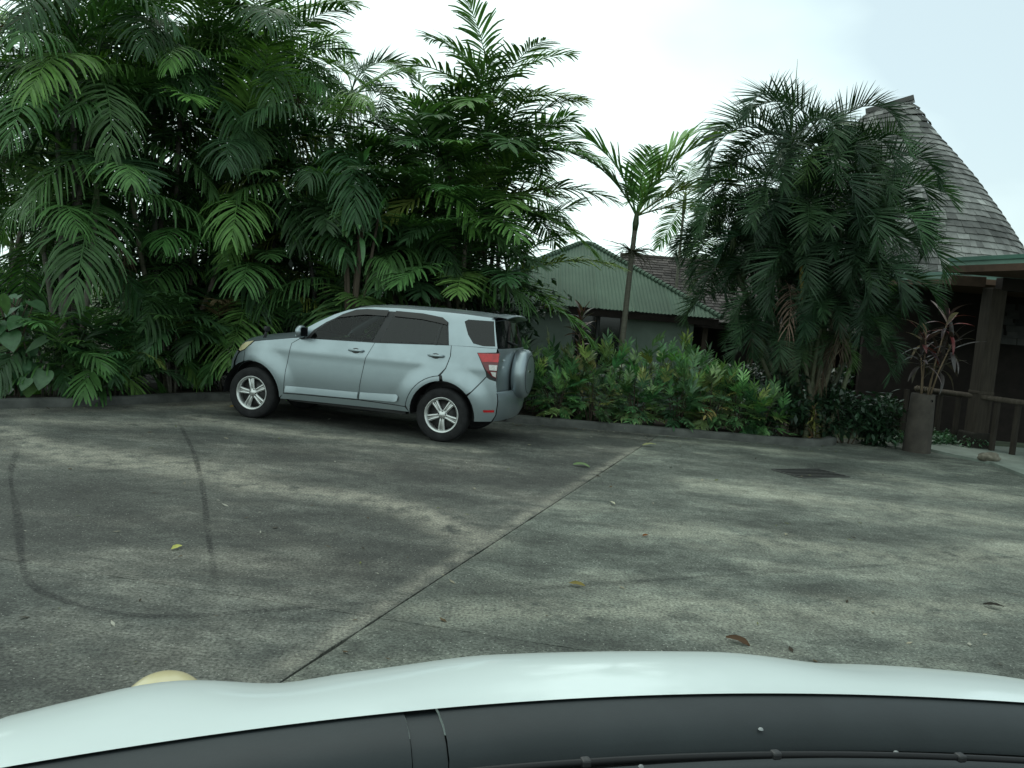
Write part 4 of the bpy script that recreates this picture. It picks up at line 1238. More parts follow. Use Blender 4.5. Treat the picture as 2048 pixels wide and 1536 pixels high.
cowl('screen_seal', -0.97, 0.97, [(-0.128, -0.058), (-0.130, -0.040), (-0.138, -0.034), (-0.168, -0.036), (-0.176, -0.05)], M_COWL)
for (du, dv, dz) in ((-0.02, -0.148, -0.030), (0.20, -0.090, -0.014), (0.40, -0.13, -0.030)):  # small discs added in place of pale specks on the windscreen
    MB().lathe([(0.0, 0.003), (0.003, 0.002), (0.0042, 0.0)], 12, Matrix.Translation((U0 + du, rear(du) + dv, bon(du, rear(du)) + dz))).build('speck_disc', M_SPECK, wc, True)
wb = MB(); wp = []
for j in range(25):
    du = -0.30 + 1.15 * j / 24
    wp.append((U0 + du, rear(du) - 0.150 - 0.035 * j / 24, bon(du, rear(du)) - 0.012))
wb.tube(wp, 0.0045, 6)
wo_ = wb.build('wiper_blade', M_RUBBER, wc, True)
for j in (4, 10, 16, 21):
    MB().box(wp[j], (0.014, 0.014, 0.011), bevel=0.003).build('blade_clip', M_BLACK, wo_)
tag(wc, 'white car bonnet with dark grey cowl strip across the bottom of the view', 'car')

# ------------------------------------------------------------------ palm fronds
def frond_mesh(name, rng, L, petiole, n, ll, lw, e0, droop, vee, hang, blunt, mat, sweep=(40, 68), ragged=0.12, skip=0.03):
    """one feather leaf growing along +X from the origin, bending down in the XZ plane"""
    M_ = 18; pts = [Vector((0, 0, 0))]; tg = []
    side_bend = rng.uniform(-0.10, 0.10)
    for i in range(M_):
        t = (i + 0.5) / M_
        e = R(e0 - droop * t ** 1.35)
        d = Vector((math.cos(e), side_bend * t * 2, math.sin(e))).normalized()
        tg.append(d); pts.append(pts[-1] + d * (L / M_))
    tg.append(tg[-1])
    mb = MB()
    mb.tube([pts[i] for i in range(0, M_ + 1, 2)], [0.020 * (1 - i / M_ * 0.85) * L / 2 for i in range(0, M_ + 1, 2)], 4, False, 1.15)
    def at(t):
        f = min(t * M_, M_ - 1e-4); i = int(f)
        return pts[i].lerp(pts[i + 1], f - i), tg[i].lerp(tg[i + 1], f - i).normalized()
    for sd in (-1, 1):
        for k in range(n):
            if rng.random() < skip: continue
            u = k / (n - 1)
            t = petiole + (1 - petiole) * min(1, max(0, u + rng.uniform(-.35, .35) / n))
            p, T = at(t)
            S = Vector((-T.y, T.x, 0)).normalized() * sd
            N = T.cross(S) * sd
            if N.z < 0 and e0 > -60: N = -N
            sw = R(sweep[0] + (sweep[1] - sweep[0]) * u ** 1.6 + rng.uniform(-6, 6))
            sw = R(90) - sw if False else sw
            va = R(vee + rng.uniform(-9, 9))
            d = (S * math.cos(sw) * math.cos(va) + T * math.sin(sw) + N * math.sin(va) * math.cos(sw)).normalized()
            ln = ll * (0.62 + 0.55 * math.sin(math.pi * (0.12 + 0.80 * u)) - 0.30 * u * u) * (1 + rng.uniform(-ragged, ragged))
            w = lw * (0.75 + 0.35 * math.sin(math.pi * u)) * rng.uniform(0.8, 1.2)
            if blunt and u > 0.95: w *= 1.35; ln *= 0.9
            c = T - d * T.dot(d)
            c = c.normalized() if c.length > 1e-4 else N
            tw = rng.uniform(-0.35, 0.35)
            c = (c * math.cos(tw) + d.cross(c) * math.sin(tw)).normalized()
            segs = 4; q = p; v = []
            prof = (0.45, 1.0, 1.0, 0.8, 0.42) if blunt else (0.5, 1.0, 0.85, 0.5, 0.06)
            h = hang * rng.uniform(0.6, 1.4)
            for j in range(segs + 1):
                v.append(q - c * (w * prof[j] / 2)); v.append(q + c * (w * prof[j] / 2))
                d = (d + Vector((0, 0, -h * (j + 0.4) / segs))).normalized()
                q = q + d * (ln / segs)
            mb.add(v, [(2 * j, 2 * j + 1, 2 * j + 3, 2 * j + 2) for j in range(segs)], rng.uniform(0.68, 1.3))
    return mb.mesh(name, mat, True)

rv = random.Random(77)
CLS = [80, 62, 45, 28, 8, -15, -40]
FR = {}
def species(key, mat, reps, **k):
    FR[key] = []
    for e0 in CLS:
        FR[key].append([frond_mesh(key, rv, e0=e0 + rv.uniform(-5, 5), mat=mat, **{a: (b(e0) if callable(b) else b) for a, b in k.items()}) for _ in range(reps)])
species('feather_frond', M_LEAF, 4, L=2.25, petiole=0.15, n=42, ll=0.68, lw=0.034, droop=lambda e: 66 + 0.35 * max(0, e), vee=2, hang=0.62, blunt=True, sweep=(18, 60), ragged=0.22, skip=0.06)
species('cane_frond', M_CANE, 4, L=1.95, petiole=0.20, n=42, ll=0.58, lw=0.027, droop=lambda e: 118 + 0.40 * max(0, e), vee=34, hang=0.09, blunt=False, ragged=0.06, skip=0.01, sweep=(26, 66))
species('upright_frond', M_LEAF, 3, L=2.05, petiole=0.14, n=34, ll=0.62, lw=0.040, droop=lambda e: 36 + 0.25 * max(0, e), vee=10, hang=0.22, blunt=True, sweep=(24, 60), ragged=0.2, skip=0.05)
species('young_frond', M_LEAF, 2, L=1.75, petiole=0.12, n=30, ll=0.54, lw=0.042, droop=lambda e: 44 + 0.15 * max(0, e), vee=12, hang=0.16, blunt=True, sweep=(35, 62))
species('small_frond', M_LEAF, 3, L=0.95, petiole=0.22, n=18, ll=0.36, lw=0.032, droop=lambda e: 70, vee=8, hang=0.28, blunt=True)
species('dead_frond', M_DEAD, 2, L=1.7, petiole=0.15, n=24, ll=0.45, lw=0.022, droop=lambda e: 80, vee=0, hang=0.9, blunt=False, ragged=0.4, skip=0.15)

G_DARK, G_MID, G_BRIGHT, G_YEL, G_BROWN = (0.031, 0.074, 0.027), (0.062, 0.140, 0.042), (0.115, 0.230, 0.055), (0.17, 0.21, 0.055), (0.070, 0.054, 0.026)
G_CANE, G_CANE2 = (0.021, 0.048, 0.023), (0.035, 0.075, 0.032)

def pick(rng, pal):
    x = rng.random() * sum(w for w, _ in pal)
    for w, c in pal:
        x -= w
        if x <= 0: return c
    return pal[-1][1]
PAL_WALL = [(0.46, G_DARK), (0.40, G_MID), (0.10, G_BRIGHT), (0.012, G_YEL), (0.012, G_BROWN)]
PAL_CENTRE = [(0.26, G_DARK), (0.44, G_MID), (0.27, G_BRIGHT), (0.03, G_YEL)]
PAL_NEW = [(0.2, G_DARK), (0.45, G_MID), (0.35, G_BRIGHT)]
PAL_CANE = [(0.58, G_CANE), (0.38, G_CANE2), (0.04, (0.08, 0.155, 0.05))]

def add_frond(rng, par, key, p, az, e, col, sc_=1.0, roll=0.12):
    ci = min(range(len(CLS)), key=lambda i: abs(CLS[i] - e))
    if key == 'feather_frond' and (e > 48 or rng.random() < 0.3): key = 'upright_frond'
    m = rng.choice(FR[key][ci])
    if not isinstance(sc_, tuple): sc_ = (sc_, sc_ * rng.uniform(0.72, 1.12), sc_)
    o = obj('frond', m, par, loc=p, rot=(rng.uniform(-roll, roll), (CLS[ci] - e) * math.pi / 180 * 0.9, az), color=jit(col, rng), scale=sc_)
    o.rotation_mode = 'XYZ'
    return o

def stem(par, p0, p1, r0, r1, mat, bend, rng, col=(1, 1, 1), rings=True):
    p0, p1 = Vector(p0), Vector(p1)
    L = (p1 - p0).length
    n = max(6, int(L / 0.14)) if rings else max(5, int(L / 0.4))
    pts, rad = [], []
    off = Vector((rng.uniform(-1, 1), rng.uniform(-1, 1), 0)) * bend
    b = MB()
    for i in range(n + 1):
        t = i / n
        q = p0.lerp(p1, t) + off * math.sin(math.pi * t)
        rr = r0 + (r1 - r0) * t
        if t < 0.06: rr *= 1.25
        if rings:                                        # leaf-scar rings
            pts += [q, q + (p1 - p0).normalized() * (L / n * 0.14)]
            rad += [rr * 1.07, rr]
        else:
            pts.append(q); rad.append(rr)
    b.tube(pts, rad, 9)
    return b.build('stem', mat, par, True, color=col)

def crown(rng, par, top, n, key, pal, emax=82, emin=-25, sc_=1.0, az0=None, azspan=None, shaft=True, mat=M_CANESTEM, down=None):
    top = Vector(top)
    if shaft:
        b = MB(); b.tube([top + Vector((0, 0, -0.42)), top + Vector((0, 0, -0.2)), top + Vector((0, 0, 0.10))], [0.040, 0.052, 0.030], 9)
        b.build('crown_shaft', mat, par, True, color=(0.75, 1.05, 0.65))
    a = rng.uniform(0, 6.28)
    for i in range(n):
        t = (i + 0.5) / n
        e = emax + (emin - emax) * t ** 0.85 + rng.uniform(-9, 9)
        a += 2.39996 + rng.uniform(-.3, .3)
        add_frond(rng, par, key, top + Vector((0, 0, 0.08 - 0.25 * t)), a, e, pick(rng, pal) if e < 42 or pal is PAL_CANE else pick(rng, PAL_NEW), sc_ * rng.uniform(0.82, 1.12))
    if rng.random() < 0.6:                               # new spear leaf
        s_ = MB(); h = rng.uniform(0.5, 0.9) * sc_
        s_.tube([top, top + Vector((0.01, 0, h * .6)), top + Vector((0.03, 0.01, h))], [0.016, 0.010, 0.002], 5)
        s_.build('spear_leaf', M_LEAF, par, True, color=G_MID)

def palm(name, label, base, heads, seed, key='feather_frond', pal=PAL_WALL, nf=9, r=0.045, mat=M_STEM, sc_=1.0, group=None, dead=1, emin=-25, emax=82, bend=0.12):
    rng = random.Random(seed)
    o = empty(name, (base[0], base[1], 0.06))
    B = Vector((base[0], base[1], 0.06))
    for (hx, hy, hz) in heads:
        top = Vector((hx, hy, hz)) - B
        st = Vector((rng.uniform(-.22, .22), rng.uniform(-.22, .22), -0.08))
        stem(o, st, top - Vector((0, 0, 0.35)), r * rng.uniform(0.9, 1.3), r * 0.7, mat, bend, rng, jit((1, 1, 1), rng, 0.3), rings=hz > 1.0)
        crown(rng, o, top, nf + rng.randint(0, 3), key, pal, sc_=sc_ * 0.92, emin=emin, emax=emax, mat=mat)
        for _ in range(dead):
            if rng.random() < 0.5:
                f = add_frond(rng, o, 'dead_frond', top + Vector((0, 0, -0.35)), rng.uniform(0, 6.28), -30, jit((0.075, 0.058, 0.040), rng), rng.uniform(0.5, 0.95))
                f.name = 'dead_frond'
    tag(o, label, 'palm', group)
    return o

def heads_around(rng, x, y, n, z0, z1, spread):
    return [(x + rng.gauss(0, spread), y + rng.gauss(0, spread * 0.6), z0 + (z1 - z0) * (i / max(1, n - 1)) + rng.uniform(-.25, .25)) for i in range(n)]
rp_ = random.Random(101)
TH = 'palms of the thicket behind the silver car'
palm('palm', 'tall palm at the left border of the thicket above the big leaved climber', (-6.7, 12.4), heads_around(rp_, -6.8, 12.4, 6, 2.2, 5.8, 0.5), 1, group=TH)
palm('palm', 'tall palm clump in the thicket midway between climber and silver car', (-5.6, 13.6), heads_around(rp_, -5.6, 13.5, 7, 1.8, 6.0, 0.55), 2, group=TH)
palm('palm', 'tall palm clump rising behind the nose of the silver car', (-4.5, 14.3), heads_around(rp_, -4.55, 14.2, 7, 1.8, 6.1, 0.5), 3, group=TH)
palm('palm', 'palm clump with yellowing fronds above the windscreen of the silver car', (-3.35, 14.5), heads_around(rp_, -3.5, 14.4, 5, 1.6, 4.3, 0.35), 4, group=TH, pal=[(0.35, G_DARK), (0.3, G_MID), (0.20, G_BRIGHT), (0.15, G_YEL)])
palm('palm', 'low palm clump behind the roof of the silver car', (-2.2, 14.6), heads_around(rp_, -2.2, 14.6, 5, 1.5, 3.7, 0.4), 5, group=TH)
palm('palm', 'tallest palm clump against the open sky beside the green roof', (-0.75, 14.6),
     [(-0.80, 14.5, 5.25), (-1.40, 14.6, 4.45), (-0.50, 14.7, 4.6), (-1.05, 14.8, 4.0), (-1.55, 14.4, 3.3), (-0.45, 14.5, 3.75), (-1.0, 14.3, 3.4), (-1.0, 14.5, 2.5), (-1.7, 14.5, 2.3), (-0.25, 14.5, 2.35)], 6, key='upright_frond', pal=PAL_CENTRE, nf=11, group=TH, dead=1, emin=-12)
for i, (x, y, n, z0, z1) in enumerate(((-9.2, 14.8, 4, 2.4, 5.6), (-8.2, 15.4, 5, 2.2, 6.4), (-7.0, 15.8, 5, 2.0, 6.4), (-6.0, 16.4, 5, 2.0, 6.6), (-5.0, 16.9, 5, 2.0, 6.6), (-3.9, 17.2, 4, 1.8, 4.6), (-2.6, 17.4, 4, 1.8, 4.2), (-1.5, 16.6, 4, 1.8, 4.0))):
    palm('palm', 'dark palm in the back row of the thicket, ' + 'first second third fourth fifth sixth seventh eighth'.split()[i] + ' counted from the left', (x, y), heads_around(rp_, x, y, n, z0, z1, 0.45), 20 + i, group='back row palms of the thicket', nf=6, dead=0)
palm('palm', 'pale feathery palm far behind the thicket against the white sky', (-4.15, 20.0), [(-4.35, 20.0, 6.6)], 31, key='cane_frond', pal=PAL_CANE, nf=9, emin=0, sc_=1.15, dead=0)
# young single palm in front of the house
rng = random.Random(8)
yp = empty('young_palm', (1.88, 14.6, 0.06))
stem(yp, (0, 0, -0.08), (0.06, 0.2, 3.30), 0.060, 0.042, M_STEM, 0.02, rng)
b_ = MB(); b_.tube([(0.06, 0.2, 3.28), (0.063, 0.2, 3.42), (0.065, 0.2, 3.62)], [0.044, 0.058, 0.034], 10); b_.build('crown_shaft', M_CANESTEM, yp, True, color=(0.55, 0.8, 0.5))
for (az, e, c, k) in ((172, 48, G_MID, 1.0), (185, 66, G_MID, 1.05), (20, 76, G_BRIGHT, 1.15), (-15, 66, G_BRIGHT, 1.15), (-5, 36, (0.12, 0.17, 0.05), 1.0), (15, 24, G_YEL, 0.85), (60, 60, G_MID, 1.0), (-80, 66, G_MID, 0.8)):
    add_frond(rng, yp, 'young_frond', (0.065, 0.2, 3.55), R(az), min(84, e + 6), c, k * 1.05)
# the flower stalk: a spray of bare twigs below the crown shaft
b_ = MB()
for i in range(60):
    a = rng.uniform(0, 6.28); d = Vector((math.cos(a), math.sin(a) * 0.8, rng.uniform(-0.6, 0.55)))
    p = Vector((0.05, 0.17, 2.92)); q = p + d * rng.uniform(0.15, 0.28); w = q + d * rng.uniform(0.10, 0.30) + Vector((rng.uniform(-.1, .1), rng.uniform(-.1, .1), rng.uniform(-.22, 0.02)))
    b_.tube([p, q, w], [0.007, 0.005, 0.003], 4, False)
b_.build('flower_stalk', M_DEAD, yp, color=(0.055, 0.060, 0.035))
tag(yp, 'slender young palm with upright crown in front of the green roof', 'palm')

# golden cane palm clump at the right
rng = random.Random(15)
cp = empty('cane_palm', (5.15, 14.1, 0.06))
CB = Vector((5.25, 14.1, 0.06))
for (hx, hy, hz, nf, k) in ((4.35, 14.0, 4.85, 11, 1.0), (4.95, 14.2, 4.80, 11, 1.0), (5.5, 13.9, 4.30, 11, 0.95), (4.0, 14.0, 3.95, 10, 0.9), (4.6, 13.8, 4.0, 10, 0.9), (5.2, 13.6, 3.65, 10, 0.9), (5.75, 13.8, 3.5, 10, 0.85),
                            (3.85, 14.1, 2.95, 10, 0.8), (4.3, 13.7, 3.1, 10, 0.85), (4.9, 13.6, 2.95, 11, 0.9), (5.5, 13.6, 2.85, 10, 0.85), (5.75, 13.7, 2.45, 10, 0.75), (4.1, 14.3, 2.3, 9, 0.75), (4.7, 14.5, 3.3, 9, 0.9), (5.4, 14.5, 3.5, 9, 0.9), (4.6, 13.8, 2.2, 9, 0.75), (5.2, 13.8, 2.2, 9, 0.8), (3.95, 14.4, 3.4, 8, 0.8), (3.6, 14.0, 3.35, 9, 0.8), (4.2, 13.8, 1.75, 8, 0.6), (5.6, 13.75, 1.8, 8, 0.65), (4.9, 13.7, 1.75, 8, 0.65)):
    top = Vector((hx, hy, hz)) - CB
    st = Vector((rng.uniform(-.26, .26), rng.uniform(-.2, .2), -0.08))
    stem(cp, st, top - Vector((0, 0, 0.4)), 0.042, 0.032, M_CANESTEM, 0.06, rng, jit((1, 1, 1), rng, 0.3))
    crown(rng, cp, top, nf + 1, 'cane_frond', PAL_CANE, sc_=k * 0.95, emax=82, emin=12)
for (p, az, e) in (((-0.2, -0.5, 2.3), -60, -40), ((0.3, -0.4, 2.0), -130, -40), ((-0.8, -0.3, 2.6), -90, -15)):
    f = add_frond(rng, cp, 'dead_frond', p, R(az), e, (0.11, 0.085, 0.06), 0.8); f.name = 'dead_frond'
b_ = MB(); b_.tube([(-0.9, -0.1, 4.8), (-0.9, -0.1, 5.5), (-0.92, -0.1, 6.2)], [0.020, 0.013, 0.002], 6); b_.build('spear_leaf', M_LEAF, cp, True, color=G_MID)
b_ = MB(); b_.tube([(-0.66, -0.62, 2.95), (-0.63, -0.64, 2.6), (-0.58, -0.66, 2.15)], [0.030, 0.040, 0.012], 6); b_.build('leaf_sheath', M_DEAD, cp, True, color=(0.30, 0.24, 0.08))
tag(cp, 'bushy cane palm clump with arching fronds in front of the shingle roof', 'palm')
# palms farther off
palm('palm', 'small distant palm with yellow green fronds between young palm and cane palm', (4.0, 20.6), [(3.85, 20.6, 4.9)], 41, key='feather_frond', pal=[(0.5, G_MID), (0.5, G_YEL)], nf=9, sc_=0.75, dead=0)
palm('palm', 'distant palm peeping out beside the shingle roof edge', (16.6, 28.5), [(16.7, 28.5, 4.6)], 42, key='cane_frond', pal=[(1, (0.09, 0.15, 0.09))], nf=10, sc_=1.15, dead=0)
palm('palm', 'low bright palm over the brown pavilion roof', (5.2, 27.6), [(5.3, 27.4, 3.6), (6.3, 27.6, 3.9)], 43, key='feather_frond', pal=[(0.5, G_BRIGHT), (0.5, G_MID)], nf=9, sc_=0.8, dead=0)

# ------------------------------------------------------------------ broadleaf trees and undergrowth behind the palms
def blade_mesh(name, L, W, segs, curl, mat, fold=0.25, tip=0.05, widest=0.45, wavy=0.0, seed=0):
    rng = random.Random(seed)
    v, f, t = [], [], []
    d = Vector((1, 0, 0.25)).normalized(); p = Vector((0, 0, 0))
    for i in range(segs + 1):
        u = i / segs
        w = W * max(tip if i == segs else 0.10, (math.sin(math.pi * min(1, (u / widest) * 0.5)) if u < widest else math.cos(math.pi / 2 * ((u - widest) / (1 - widest)) ** 1.3))) / 2
        z = fold * w
        dz = wavy * rng.uniform(-1, 1)
        v += [p + Vector((0, -w, z + dz)), p, p + Vector((0, w, z - dz))]
        d = (d + Vector((0, 0, -curl / segs))).normalized()
        p = p + d * (L / segs)
    for i in range(segs):
        f += [(3 * i, 3 * i + 1, 3 * i + 4, 3 * i + 3), (3 * i + 1, 3 * i + 2, 3 * i + 5, 3 * i + 4)]
    return mesh(name, [tuple(q) for q in v], f, mat, True, [1.0] * len(v))

def leaf_cloud(rng, pts_r, n, size, mat, name, parent, color):
    """many small leaves through a set of (centre, radius) clumps, one mesh"""
    v, f, t = [], [], []
    for _ in range(n):
        c, r = rng.choice(pts_r)
        d = Vector((rng.gauss(0, 1), rng.gauss(0, 1), rng.gauss(0, 1))).normalized() * r * rng.random() ** 0.45
        p = c + Vector((d.x, d.y, d.z * 0.75))
        a = Vector((rng.gauss(0, 1), rng.gauss(0, 1), rng.gauss(-0.5, 0.7))).normalized()
        b = a.cross(Vector((rng.gauss(0, .4), rng.gauss(0, .4), 1))).normalized()
        s = size * rng.uniform(0.6, 1.35)
        k = len(v)
        v += [p, p + a * s * 0.5 + b * s * 0.24, p + a * s + Vector((0, 0, -0.1 * s)), p + a * s * 0.5 - b * s * 0.24]
        f.append((k, k + 1, k + 2, k + 3))
        t += [rng.uniform(0.55, 1.4)] * 4
    return obj(name, mesh(name, [tuple(q) for q in v], f, mat, False, t), parent, color=color)

for i, (x, y, h, lab) in enumerate(((-9.3, 19.5, 3.9, 'dark leafy tree behind the far left palms'), (-6.2, 20.5, 4.0, 'dark leafy tree behind the palms left of the car'), (-2.4, 20.0, 3.6, 'dark leafy tree behind the palms over the car roof'))):
    rng = random.Random(50 + i)
    o = empty('leafy_tree', (x, y, 0))
    tr = MB(); tr.tube([(0, 0, -0.3), (0.1, 0, 1.2), (0, 0.1, 2.2), (0.15, 0, h * 0.7)], [0.20, 0.15, 0.12, 0.04], 9)
    cl = []
    for k in range(9):
        a = k * 0.7 + rng.uniform(-.3, .3); r = rng.uniform(0.8, 2.0)
        q = Vector((r * math.cos(a), r * 0.8 * math.sin(a), h * rng.uniform(0.35, 0.92)))
        tr.tube([(0, 0.05, 1.4 + 0.1 * k), q * 0.6 + Vector((0, 0, 0.3)), q], [0.07, 0.04, 0.015], 6)
        cl.append((q, rng.uniform(0.6, 1.0)))
    tr.build('trunk', M_BARK, o, True, color=(1, 1, 1))
    leaf_cloud(rng, cl, 5200, 0.16, M_BROAD, 'crown', o, (0.026, 0.058, 0.026))
    tag(o, lab, 'tree')
# undergrowth, one mass nobody could count
rng = random.Random(61)
cl = []
for i in range(90):
    x = rng.uniform(-10.5, 0.5)
    y = max(13.9, 13.9 + rng.uniform(0, 3.2)) if x > -5 else 12.4 - (x + 6) * 0.0 + rng.uniform(0.6, 4.0)
    cl.append((Vector((x, y, rng.uniform(0.2, 2.1))), rng.uniform(0.35, 0.75)))
tag(leaf_cloud(rng, cl, 15000, 0.15, M_BROAD, 'undergrowth', None, (0.022, 0.050, 0.024)), 'dark leafy undergrowth filling the foot of the palm thicket', 'undergrowth', kind='stuff')

# low self-sown palms along the kerb
rng = random.Random(71)
LOWP = [(-6.35, 11.25, 'hanging over the kerb next to the big leaved climber'), (-5.75, 11.95, 'with long drooping leaflets at the kerb bend'), (-5.2, 12.75, 'at the kerb left of the car headlamp'), (-4.65, 13.35, 'right in front of the car nose'),
        (-6.1, 12.3, 'behind the first one on the left kerb'), (-5.3, 13.3, 'half hidden behind the kerb bend'), (-3.7, 13.6, 'behind the car bonnet'), (-2.9, 13.7, 'behind the car front door'), (-1.9, 13.7, 'behind the car rear door'), (-0.9, 13.7, 'behind the spare wheel')]
for i, (x, y, lab) in enumerate(LOWP):
    o = empty('small_palm', (x, y, 0.08))
    for j in range(rng.randint(2, 3)):
        c = Vector((rng.uniform(-.25, .25), rng.uniform(-.2, .2), rng.uniform(0.15, 1.15)))
        stem(o, (c.x * .4, c.y * .4, -0.06), c, 0.018, 0.014, M_STEM, 0.03, rng, rings=False)
        a = rng.uniform(0, 6.28)
        for k in range(8):
            a += 2.4
            add_frond(rng, o, 'small_frond', c, a, 70 - k * 11 + rng.uniform(-8, 8), pick(rng, PAL_WALL), rng.uniform(0.75, 1.2))
    tag(o, 'low young palm ' + lab, 'palm', 'small palms along the kerb')

# big leaved climber at the left edge
def heart_mesh(name, L, mat):
    out = [(0, 0), (-0.10, 0.16), (-0.10, 0.33), (0.05, 0.44), (0.28, 0.46), (0.55, 0.36), (0.80, 0.18), (1.0, 0.0)]
    v, f = [], []
    for (x, y) in out: v.append((x * L, y * L, 0.10 * L * abs(y) - 0.16 * L * x * x))
    for (x, y) in out[1:-1]: v.append((x * L, -y * L, 0.10 * L * abs(y) - 0.16 * L * x * x))
    ctr = len(v); v.append((0.30 * L, 0, -0.03 * L)); v.append((0.65 * L, 0, -0.10 * L))
    up = [0, 1, 2, 3, 4, 5, 6, 7]; lo = [0, 8, 9, 10, 11, 12, 13, 7]
    for ring, s in ((up, 1), (lo, -1)):
        for a, b in zip(ring, ring[1:]):
            c = ctr if ring.index(a) < 4 else ctr + 1
            f.append((a, b, c) if s > 0 else (b, a, c))
        f.append((ctr, ring[4], ctr + 1) if s > 0 else (ctr + 1, ring[4], ctr))
    return mesh(name, v, f, mat, True, [1.0] * len(v))
heart = heart_mesh('leaf', 0.30, M_BROAD)
cl_ = empty('climber', (-6.55, 10.75, 0.08))
rng = random.Random(81)
for i in range(64):
    h = rng.uniform(0.05, 1.35)
    p = Vector((rng.gauss(-0.15, 0.30), rng.gauss(0.05, 0.22), h))
    obj('leaf', heart, cl_, loc=p, rot=(rng.uniform(-.4, .4), rng.uniform(0.3, 1.1), R(rng.uniform(-150, -10))), color=jit((0.060, 0.135, 0.060) if rng.random() < 0.8 else (0.10, 0.20, 0.06), rng), scale=rng.uniform(0.6, 1.15))
b_ = MB()
for k in range(7): b_.tube([(rng.uniform(-.2, .2), rng.uniform(-.1, .2), -0.05), (rng.uniform(-.3, .3), 0.1, 0.6), (rng.uniform(-.4, .3), 0.1, 1.3)], 0.012, 5)
b_.build('stem', M_BARK, cl_, True, color=(1, 1, 1))
tag(cl_, 'climber with big heart shaped leaves at the left kerb', 'plant')

# corn plant with strap leaves in the thicket
strap = [blade_mesh('leaf', 0.52, 0.075, 7, c, M_BROAD, 0.3, 0.06, 0.4, 0.006, i) for i, c in enumerate((0.5, 1.0, 1.6, 2.2))]
def rosette(rng, par, c, n, scale, cols, e_hi=75, e_lo=-35, meshes=strap, name='leaf'):
    a = rng.uniform(0, 6.28)
    for i in range(n):
        t = i / n
        a += 2.4
        e = e_hi + (e_lo - e_hi) * t + rng.uniform(-8, 8)
        obj(name, rng.choice(meshes), par, loc=Vector(c) + Vector((0, 0, -0.22 * t * scale)), rot=(rng.uniform(-.25, .25), -R(e), a), color=jit(pick(rng, cols), rng), scale=scale * rng.uniform(0.8, 1.15))
rng = random.Random(91)
dr = empty('corn_plant', (-2.62, 13.25, 0.08))
for (x, y, z) in ((0.0, -0.1, 3.75), (0.1, -0.2, 3.35), (-0.25, -0.05, 3.2), (0.3, -0.1, 3.05), (0.05, -0.2, 2.85), (-0.15, -0.15, 2.6)):
    b_ = MB(); b_.tube([(0, 0, -0.05), (x * 0.5, y * .5, 1.6), (x, y, z - 0.1)], [0.035, 0.03, 0.022], 7); b_.build('cane', M_BARK, dr, True, color=(1, 1, 1))
    rosette(rng, dr, (x, y, z), 17, 1.0, [(0.55, (0.035, 0.085, 0.036)), (0.45, (0.085, 0.190, 0.070))])
tag(dr, 'corn plant with glossy strap leaves in the thicket above the car door', 'plant')

# ------------------------------------------------------------------ hedge of fern leaved shrubs behind the kerb
def aralia_leaf(name, seed, L=0.30):
    rng = random.Random(seed); mb = MB()
    mb.tube([(0, 0, 0), (L * .5, 0, 0.02), (L * .95, 0, -0.03)], [0.004, 0.003, 0.002], 4, False)
    n = 6
    items = [(0.95, 0, 1)] + [(0.22 + 0.68 * k / n, s, 1) for k in range(n) for s in (-1, 1)]
    for (u, s, _) in items:
        p = Vector((L * u, 0, 0.02 - 0.05 * u * u)); a = R(rng.uniform(32, 52)) * s
        ln = L * rng.uniform(0.42, 0.62); w = ln * rng.uniform(0.16, 0.23)
        d = Vector((math.cos(a), math.sin(a), rng.uniform(-.1, .25))); c = Vector((-math.sin(a), math.cos(a), rng.uniform(-.2, .2))); q = p; v = []
        for j, pr in enumerate((0.25, 0.9, 1.0, 0.62, 0.08)):
            v += [q - c * (w * pr / 2), q + c * (w * pr / 2)]
            q = q + d * (ln / 4); d = (d + Vector((0, 0, -0.14))).normalized()
        mb.add(v, [(2 * j, 2 * j + 1, 2 * j + 3, 2 * j + 2) for j in range(4)], rng.uniform(0.7, 1.35))
    return mb.mesh(name, M_BROAD, True)
ARA = [aralia_leaf('leaf', 300 + i) for i in range(6)]
SG = [(0.34, (0.060, 0.130, 0.050)), (0.34, (0.110, 0.210, 0.075)), (0.22, (0.19, 0.27, 0.09)), (0.09, (0.27, 0.28, 0.09)), (0.006, (0.30, 0.18, 0.05))]
SHRUBS = [(0.45, 13.75, 1.15, 'next to the spare wheel'), (0.75, 13.45, 0.75, 'low at the kerb right of the spare wheel'), (1.1, 13.95, 1.25, 'under the red cordyline'), (1.35, 13.5, 0.85, 'at the kerb in front of the red cordyline'), (1.75, 14.0, 1.35, 'left of the young palm stem'),
          (2.05, 13.5, 0.90, 'at the kerb in front of the young palm stem'), (2.4, 13.95, 1.35, 'right of the young palm stem'), (2.75, 13.5, 0.95, 'at the kerb with an orange leaf'), (2.95, 14.0, 1.40, 'tallest of the hedge below the house wall'), (3.3, 13.55, 1.0, 'at the kerb left of the pale leaved end'),
          (3.5, 14.1, 1.15, 'below the verandah post'), (3.75, 13.5, 0.95, 'with pale leaves near the hedge end'), (4.15, 13.5, 0.72, 'lowest at the right hand end of the hedge')]
rng = random.Random(95)
